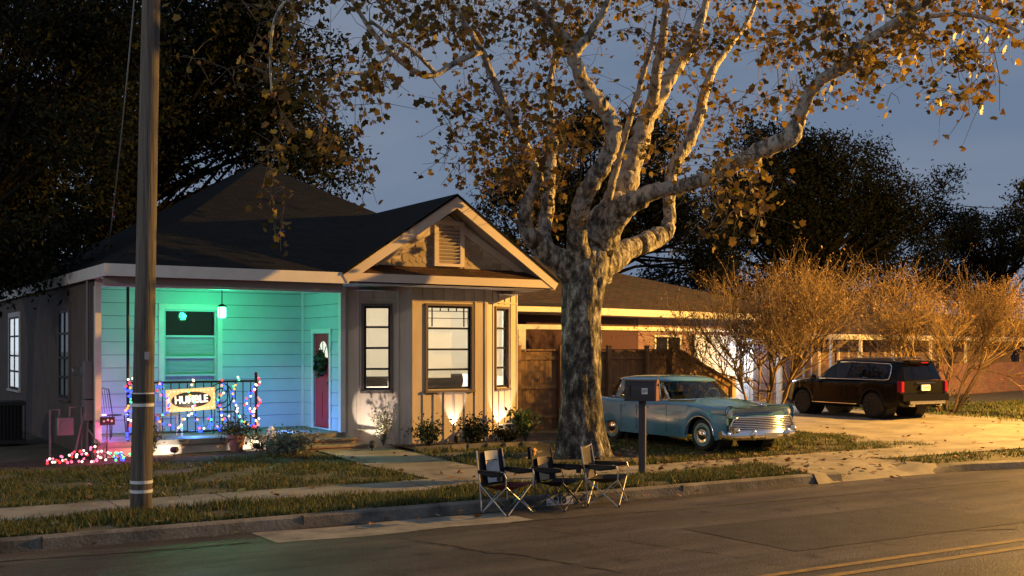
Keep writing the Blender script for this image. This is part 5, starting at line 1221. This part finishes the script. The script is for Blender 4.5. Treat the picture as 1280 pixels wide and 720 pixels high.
arr = np.zeros((len(npl_)+len(T)*5, 3)); arr[:len(npl_)] = npos; cnt = len(npl_); dep = np.zeros(len(arr))
for ti in order:
    t = T[ti]; d2 = ((arr[:cnt]-t)**2).sum(1)*(1+.05*dep[:cnt]); j = int(np.argmin(d2)); q = arr[j]; L_ = math.sqrt(((q-t)**2).sum())
    if L_ > 4.5: continue
    side = rng.normal(0, .13, 3)*L_; bend = np.array([0, 0, .16*L_])
    m1 = q+(t-q)*.33+side+bend*.8; m2 = q+(t-q)*.68+side*.6+bend
    r0 = (.007+.012*L_)*(.8 if dep[j] < 1 else .55)*min(1, 3/(1+dep[j]))
    tw.tube([q, m1, m2, t], [r0, r0*.8, r0*.55, .004], 5, cap=False)
    for p in (m1, m2, t):
        arr[cnt] = p; dep[cnt] = dep[j]+1; cnt += 1
    nl = int(rng.integers(4, 12))
    for _ in range(nl):
        f = rng.uniform(.45, 1.05); base = m2+(t-m2)*((f-.68)/.32) if f > .68 else m1+(m2-m1)*((f-.33)/.35)
        cen.append(base+rng.normal(0, 1, 3)*np.array([.13, .13, .13])-np.array([0, 0, .06]))
    for _ in range(2):
        e_ = t+rng.normal(0, .28, 3); tw.tube([m2, (m2+e_)/2+rng.normal(0, .04, 3), e_], [.006, .005, .003], 4, cap=False)
        for _k in range(int(rng.integers(0, 4))): cen.append(e_+rng.normal(0, .07, 3))
tw.build('branches', M['twig'], SY)
c0 = np.array(cen)-np.array(SY.location); o = mesh_np('foliage', leaves_np(c0, (.03, .10)), 12, M['sycleaf']); o.parent = SY
print('syc leaves', len(cen))
# -- dark evergreen oaks
M['oakbark'] = mat('oak_bark', (.012, .010, .008), .95, spec=.1)
def oak(base, clumps, leaf, per, label, trunk_r, mt_, name='oak_tree', group='dark trees behind the houses', top=None, sig=.16):
    base = Vector(base); e = empty(name, base); tag(e, label, 'tree', group)
    b = MB(); cen = []; ctr = Vector((0, 0, 0))
    for c in clumps: ctr += c[0]
    ctr /= len(clumps); tt = base.lerp(ctr, .8)
    b.tube([base, base.lerp(tt, .5)+Vector((.2, .1, 0)), tt], [trunk_r, trunk_r*.75, trunk_r*.4], 10)
    b.build('trunk', M['oakbark'], e)
    b = MB()
    for (c, r_) in clumps:
        s0 = base.lerp(tt, random.uniform(.45, 1)); b.tube([s0, s0.lerp(c, .5)+Vector(rng.normal(0, .3, 3)), c], [trunk_r*.3, trunk_r*.16, .02], 6, cap=False)
        for k in range(int(per*r_*r_)):
            v = rng.normal(size=3); v /= np.linalg.norm(v); sub = np.array(c)+v*r_*np.array([1, 1, .75])*rng.uniform(.35, 1.0)
            if k % 3 == 0: b.tube([c, Vector(sub)], [.03, .008], 4, cap=False)
            n = int(rng.integers(10, 26)); cen.append(sub+rng.normal(0, 1, (n, 3))*sig*np.array([1, 1, .6]))
    b.build('limbs', M['oakbark'], e)
    cen = np.concatenate(cen)-np.array(base); o = mesh_np('crown', leaves_np(cen, leaf, shape=LEAF), 6, mt_); o.parent = e; return e
def clump(rects, n, rmin, rmax):
    out = []
    for (x0, x1, y0, y1, d0, d1, k) in rects:
        for _ in range(k): out.append((P(random.uniform(x0, x1), random.uniform(y0, y1), random.uniform(d0, d1)), random.uniform(rmin, rmax)))
    return out
oak((.2, 25, .2), clump([(-140, 120, -90, 240, 21, 28, 46), (-80, 80, 200, 330, 23, 27, 15), (60, 190, -60, 160, 22, 28, 16), (-30, 50, 300, 345, 21, 23, 4)], 0, .8, 1.5), (.05, .11), 34, 'large dark evergreen oak filling the sky beside the utility pole', .35, M['oak'], sig=.2)
oak((6.5, 41, .2), clump([(120, 300, 0, 240, 36, 42, 26), (190, 400, -60, 180, 36, 42, 26), (300, 420, 120, 230, 36, 41, 10), (20, 150, 150, 330, 34, 40, 14)], 0, 1.1, 2.0), (.08, .15), 18, 'tall dark oak standing behind the cottage roof ridge', .4, M['oak'], sig=.28)
oak((-3, 44, .2), clump([(-260, -60, 40, 330, 36, 46, 24), (-60, 60, 120, 400, 38, 46, 26)], 0, 1.0, 2.0), (.09, .16), 15, 'dark oak far back beside the brown side wall of the cottage', .4, M['oak'], sig=.28)
bgm = leafmat('far_tree', [(.005, .007, .005), (.010, .012, .007), (.014, .016, .009)], .1, spec=.05)
oak(P(690, 470, 50), clump([(612, 700, 225, 320, 46, 54, 26), (640, 690, 205, 250, 46, 54, 10), (700, 830, 140, 300, 46, 54, 60), (820, 910, 250, 340, 46, 54, 22)], 0, .6, 1.5), (.08, .14), 20, 'dark tree behind the sycamore trunk and the gable', .4, bgm, sig=.3)
oak(P(990, 470, 60), clump([(890, 1020, 190, 330, 55, 62, 44), (930, 1040, 160, 215, 55, 62, 16), (1000, 1105, 190, 330, 55, 62, 40), (1090, 1180, 232, 330, 56, 62, 30), (880, 950, 250, 330, 54, 60, 12)], 0, .6, 1.7), (.08, .15), 19, 'broad dark tree behind the two bare shrubs, highest on the skyline there', .5, bgm, sig=.32)
oak(P(1240, 450, 75), clump([(1188, 1262, 268, 330, 70, 78, 26), (1250, 1330, 262, 330, 70, 78, 16)], 0, .6, 1.5), (.09, .17), 17, 'lower distant dark tree under the overhead wire', .4, bgm, sig=.34)
oak(P(1330, 450, 50), clump([(1276, 1330, 225, 262, 46, 50, 6), (1284, 1400, 262, 330, 46, 54, 18)], 0, .35, .9), (.07, .13), 26, 'dark tree cut off by the picture edge beside the overhead wire', .3, bgm, sig=.22)
oak(P(880, 470, 75), clump([(800, 960, 340, 385, 70, 80, 18), (960, 1250, 325, 385, 70, 80, 34)], 0, 1.0, 1.9), (.1, .18), 13, 'low dark tree mass behind the ranch house roof', .3, bgm, sig=.4)
# -- bare orange-lit crape myrtles
M['myrtle'] = mat('myrtle_bark', (.17, .105, .045), .8, island=[(.06, .034, .012), (.16, .10, .036), (.36, .24, .10)]); M['dryleaf'] = leafmat('myrtle_seed', [(.20, .11, .04), (.30, .18, .07), (.14, .08, .03)], .2)
def myrtle(base, label, H_, spread, nst, seed, lean):
    rg = np.random.default_rng(seed); base = Vector(base); e = empty('crape_myrtle', base); tag(e, label, 'shrub', 'bare shrubs by the driveway')
    tr = MB(); tw = MB(); cen = []
    def grow(p, dirv, L_, r_, lev):
        n = 4; pts = [p]; d_ = dirv.copy()
        for k in range(n):
            d_ = (d_+Vector(rg.normal(0, .13 if lev < 2 else .16, 3))+Vector((0, 0, .07))).normalized(); pts.append(pts[-1]+d_*L_/n)
        (tr if lev < 2 else tw).tube(pts, [r_*(1-.5*k/n) for k in range(n+1)], 7 if lev < 2 else 4, cap=False)
        if lev >= 4:
            if rg.random() < .35: cen.append(np.array(pts[-1]))
            return
        kids = (6, 6, 5, 4)[lev]
        for k in range(kids):
            t = rg.uniform((.62, .5, .4, .3)[lev], 1.0) if k else 1.0; i = min(n-1, int(t*n)); q = pts[i].lerp(pts[i+1], t*n-i)
            nd = (d_+Vector(rg.normal(0, .52, 3))*Vector((1, 1, .6))).normalized() if False else (d_*1.0+Vector((rg.normal(0, .6), rg.normal(0, .6), rg.normal(.08, .36)))).normalized()
            grow(q, nd, L_*rg.uniform(.52, .8), r_*(.55 if lev < 2 else .5), lev+1)
    for k in range(nst):
        a = 2*math.pi*k/nst+rg.uniform(-.3, .3); s = rg.uniform(.25, 1)*spread
        grow(base+Vector((.2*math.cos(a), .2*math.sin(a), -.1)), Vector((s*math.cos(a)+lean[0], s*math.sin(a)+lean[1], 1)).normalized(), H_*rg.uniform(.36, .46), rg.uniform(.032, .055), 0)
    tr.build('stem', M['myrtle'], e, smooth=True); tw.build('twig', M['myrtle'], e)
    o = mesh_np('seed_head', leaves_np((np.array(cen)-np.array(base)).repeat(3, 0)+rg.normal(0, .05, (len(cen)*3, 3)), (.025, .055), shape=LEAF), 6, M['dryleaf']); o.parent = e; print('myrtle', len(tw.f), len(cen))
myrtle((21.3, 21.2, .2), 'bare many stemmed shrub in front of the SUV bonnet, beside the sedan', 4.9, 1.05, 9, 3, (0, 0))
myrtle((31.4, 23.0, .2), 'bare many stemmed shrub beside the SUV tail, in front of the brick wall', 5.2, 1.1, 10, 5, (.05, 0))
plant('brick_wall_shrub', (33.9, 24.3, .2), .5, .6, 260, M['oak'], 'small scrubby plant at the foot of the orange lit brick wall', stems=12)
# overhead wires far right
b = MB(); b.tube(sag(P(1150, 250, 60), P(1420, 246, 52), .5), .02, 5); tag(b.build('overhead_wire', M['blackmat']), 'thin black overhead wire crossing the sky above the low distant tree', 'wire')
# ------------------------------------------------------------------ lights
def point(loc, W, col, r=.08):
    l = bpy.data.lights.new('lamp', 'POINT'); l.energy = W; l.color = col; l.shadow_soft_size = r
    o = bpy.data.objects.new('lamp', l); o.location = loc; COL.objects.link(o); return o
def streetlamp(x, y, h, toward, label, W, col, r=.14):
    e = empty('street_lamp', (x, y, .1)); tag(e, label, 'street lamp', 'street lamps along the kerb')
    b = MB(); b.tube([(x, y, -.1), (x, y, h-.6), (x, y, h)], [.11, .08, .07], 12); b.build('pole', M['alu'], e)
    hx, hy = x+toward[0]*1.8, y+toward[1]*1.8
    b = MB(); b.tube([(x, y, h-.3), (x+toward[0]*.6, y+toward[1]*.6, h+.15), (hx, hy, h+.25)], .04, 8); b.build('arm', M['alu'], e)
    b = MB(); b.lathe((hx, hy, h+.24), [(1e-4, .12), (.12, .1), (.2, .02), (.22, -.02), (.19, -.02), (.16, .03)], 16); b.build('lamp_head', M['alu'], e)
    point((hx, hy, h-.08), W, col, r)
SOD = (1, .515, .095)
streetlamp(31.5, 12.75, 8.2, (0, -1), 'sodium street lamp by the kerb beyond the driveway', KEY, SOD)
streetlamp(-11.0, 14.6, 8.8, (0, -1), 'pale street lamp on the verge beyond the utility pole', FILL, (1, .92, .78), .25)
point((7.1, 22.35, 3.02), 190, (.01, 1, .30), .08)
point((6.4, 21.95, .72), 36, (.08, .26, 1), .1)
point((8.5, 22.3, .62), 54, (.11, .26, 1), .1)
point((4.75, 22.3, 1.0), 105, (.50, .16, 1), .1)
point((4.75, 20.95, .62), 22, (1, .1, .34), .08); point((4.2, 20.7, .5), 7, (1, .12, .28), .08)
point((7.42, 21.3, 1.2), 4, (.2, .3, 1), .06); point((6.2, 21.2, 1.15), 5, (1, .72, .4), .1)
point((11.6, 22.9, 3.2), 430, (1, .90, .76), .15)
# the neighbour's cool wall lamp under the eave
nl = Matrix.Rotation(ang, 4, 'Z'); q = nl @ Vector((8.2, -.75, 2.5))+Vector((20.5, 27.2, 0))
e = empty('wall_lamp', q); tag(e, 'cool white lamp under the ranch house eave lighting the white garage panels', 'lamp')
b = MB(); b.lathe((q.x, q.y, q.z+.10), [(.10, 0), (.10, .06), (1e-4, .061)], 14); b.build('housing', M['alu'], e)
b = MB(); b.lathe((q.x, q.y, q.z+.06), [(1e-4, -.02), (.08, 0), (.09, .04)], 14); b.build('lens', emis('lamp_white', (.75, .85, 1), 8, False), e)
point((q.x, q.y, q.z-.02), 230, (.62, .77, 1), .08)
q2 = nl @ Vector((13.0, -.9, 2.3))+Vector((20.5, 27.2, 0)); 
# sky and moonlit ambience
wd = bpy.data.worlds.new('World'); scene.world = wd; wd.use_nodes = True; t = wd.node_tree; N, L = t.nodes, t.links; bgk = N['Background']
sk = N.new('ShaderNodeTexSky'); sk.sky_type = 'NISHITA'; sk.sun_disc = False; sk.sun_elevation = R(2.0); sk.sun_rotation = R(150); sk.altitude = 50; sk.air_density = 1.2; sk.dust_density = 1.5; sk.ozone_density = 3
tc = N.new('ShaderNodeTexCoord'); mp = N.new('ShaderNodeMapping'); mp.inputs['Scale'].default_value = (1.2, 1.2, 4); L.new(tc.outputs['Generated'], mp.inputs[0])
nz_ = N.new('ShaderNodeTexNoise'); nz_.inputs['Scale'].default_value = 2.2; nz_.inputs['Detail'].default_value = 5; L.new(mp.outputs[0], nz_.inputs['Vector'])
cr = N.new('ShaderNodeValToRGB'); cr.color_ramp.elements[0].position = .35; cr.color_ramp.elements[1].position = .7; cr.color_ramp.elements[0].color = (.074, .102, .152, 1); cr.color_ramp.elements[1].color = (.116, .134, .174, 1); L.new(nz_.outputs[0], cr.inputs[0])
sc_ = N.new('ShaderNodeVectorMath'); sc_.operation = 'SCALE'; sc_.inputs['Scale'].default_value = .02; L.new(sk.outputs[0], sc_.inputs[0])
mx = N.new('ShaderNodeMix'); mx.data_type = 'RGBA'; mx.inputs['Factor'].default_value = .80; L.new(sc_.outputs[0], mx.inputs['A']); L.new(cr.outputs[0], mx.inputs['B'])
L.new(mx.outputs['Result'], bgk.inputs['Color']); bgk.inputs['Strength'].default_value = 2.5
sl = bpy.data.lights.new('sun', 'SUN'); sl.energy = .05; sl.angle = R(12); sl.color = (.8, .88, 1); so = bpy.data.objects.new('sun', sl); so.rotation_euler = (R(50), 0, R(-40)); COL.objects.link(so)
vs = scene.view_settings; vs.view_transform = 'Standard'; vs.look = 'None'; vs.exposure = 0; vs.gamma = 1
scene.cycles.use_denoising = True; scene.cycles.max_bounces = 5; scene.cycles.transparent_max_bounces = 8; scene.cycles.sample_clamp_indirect = 4; scene.cycles.caustics_reflective = False; scene.cycles.caustics_refractive = False
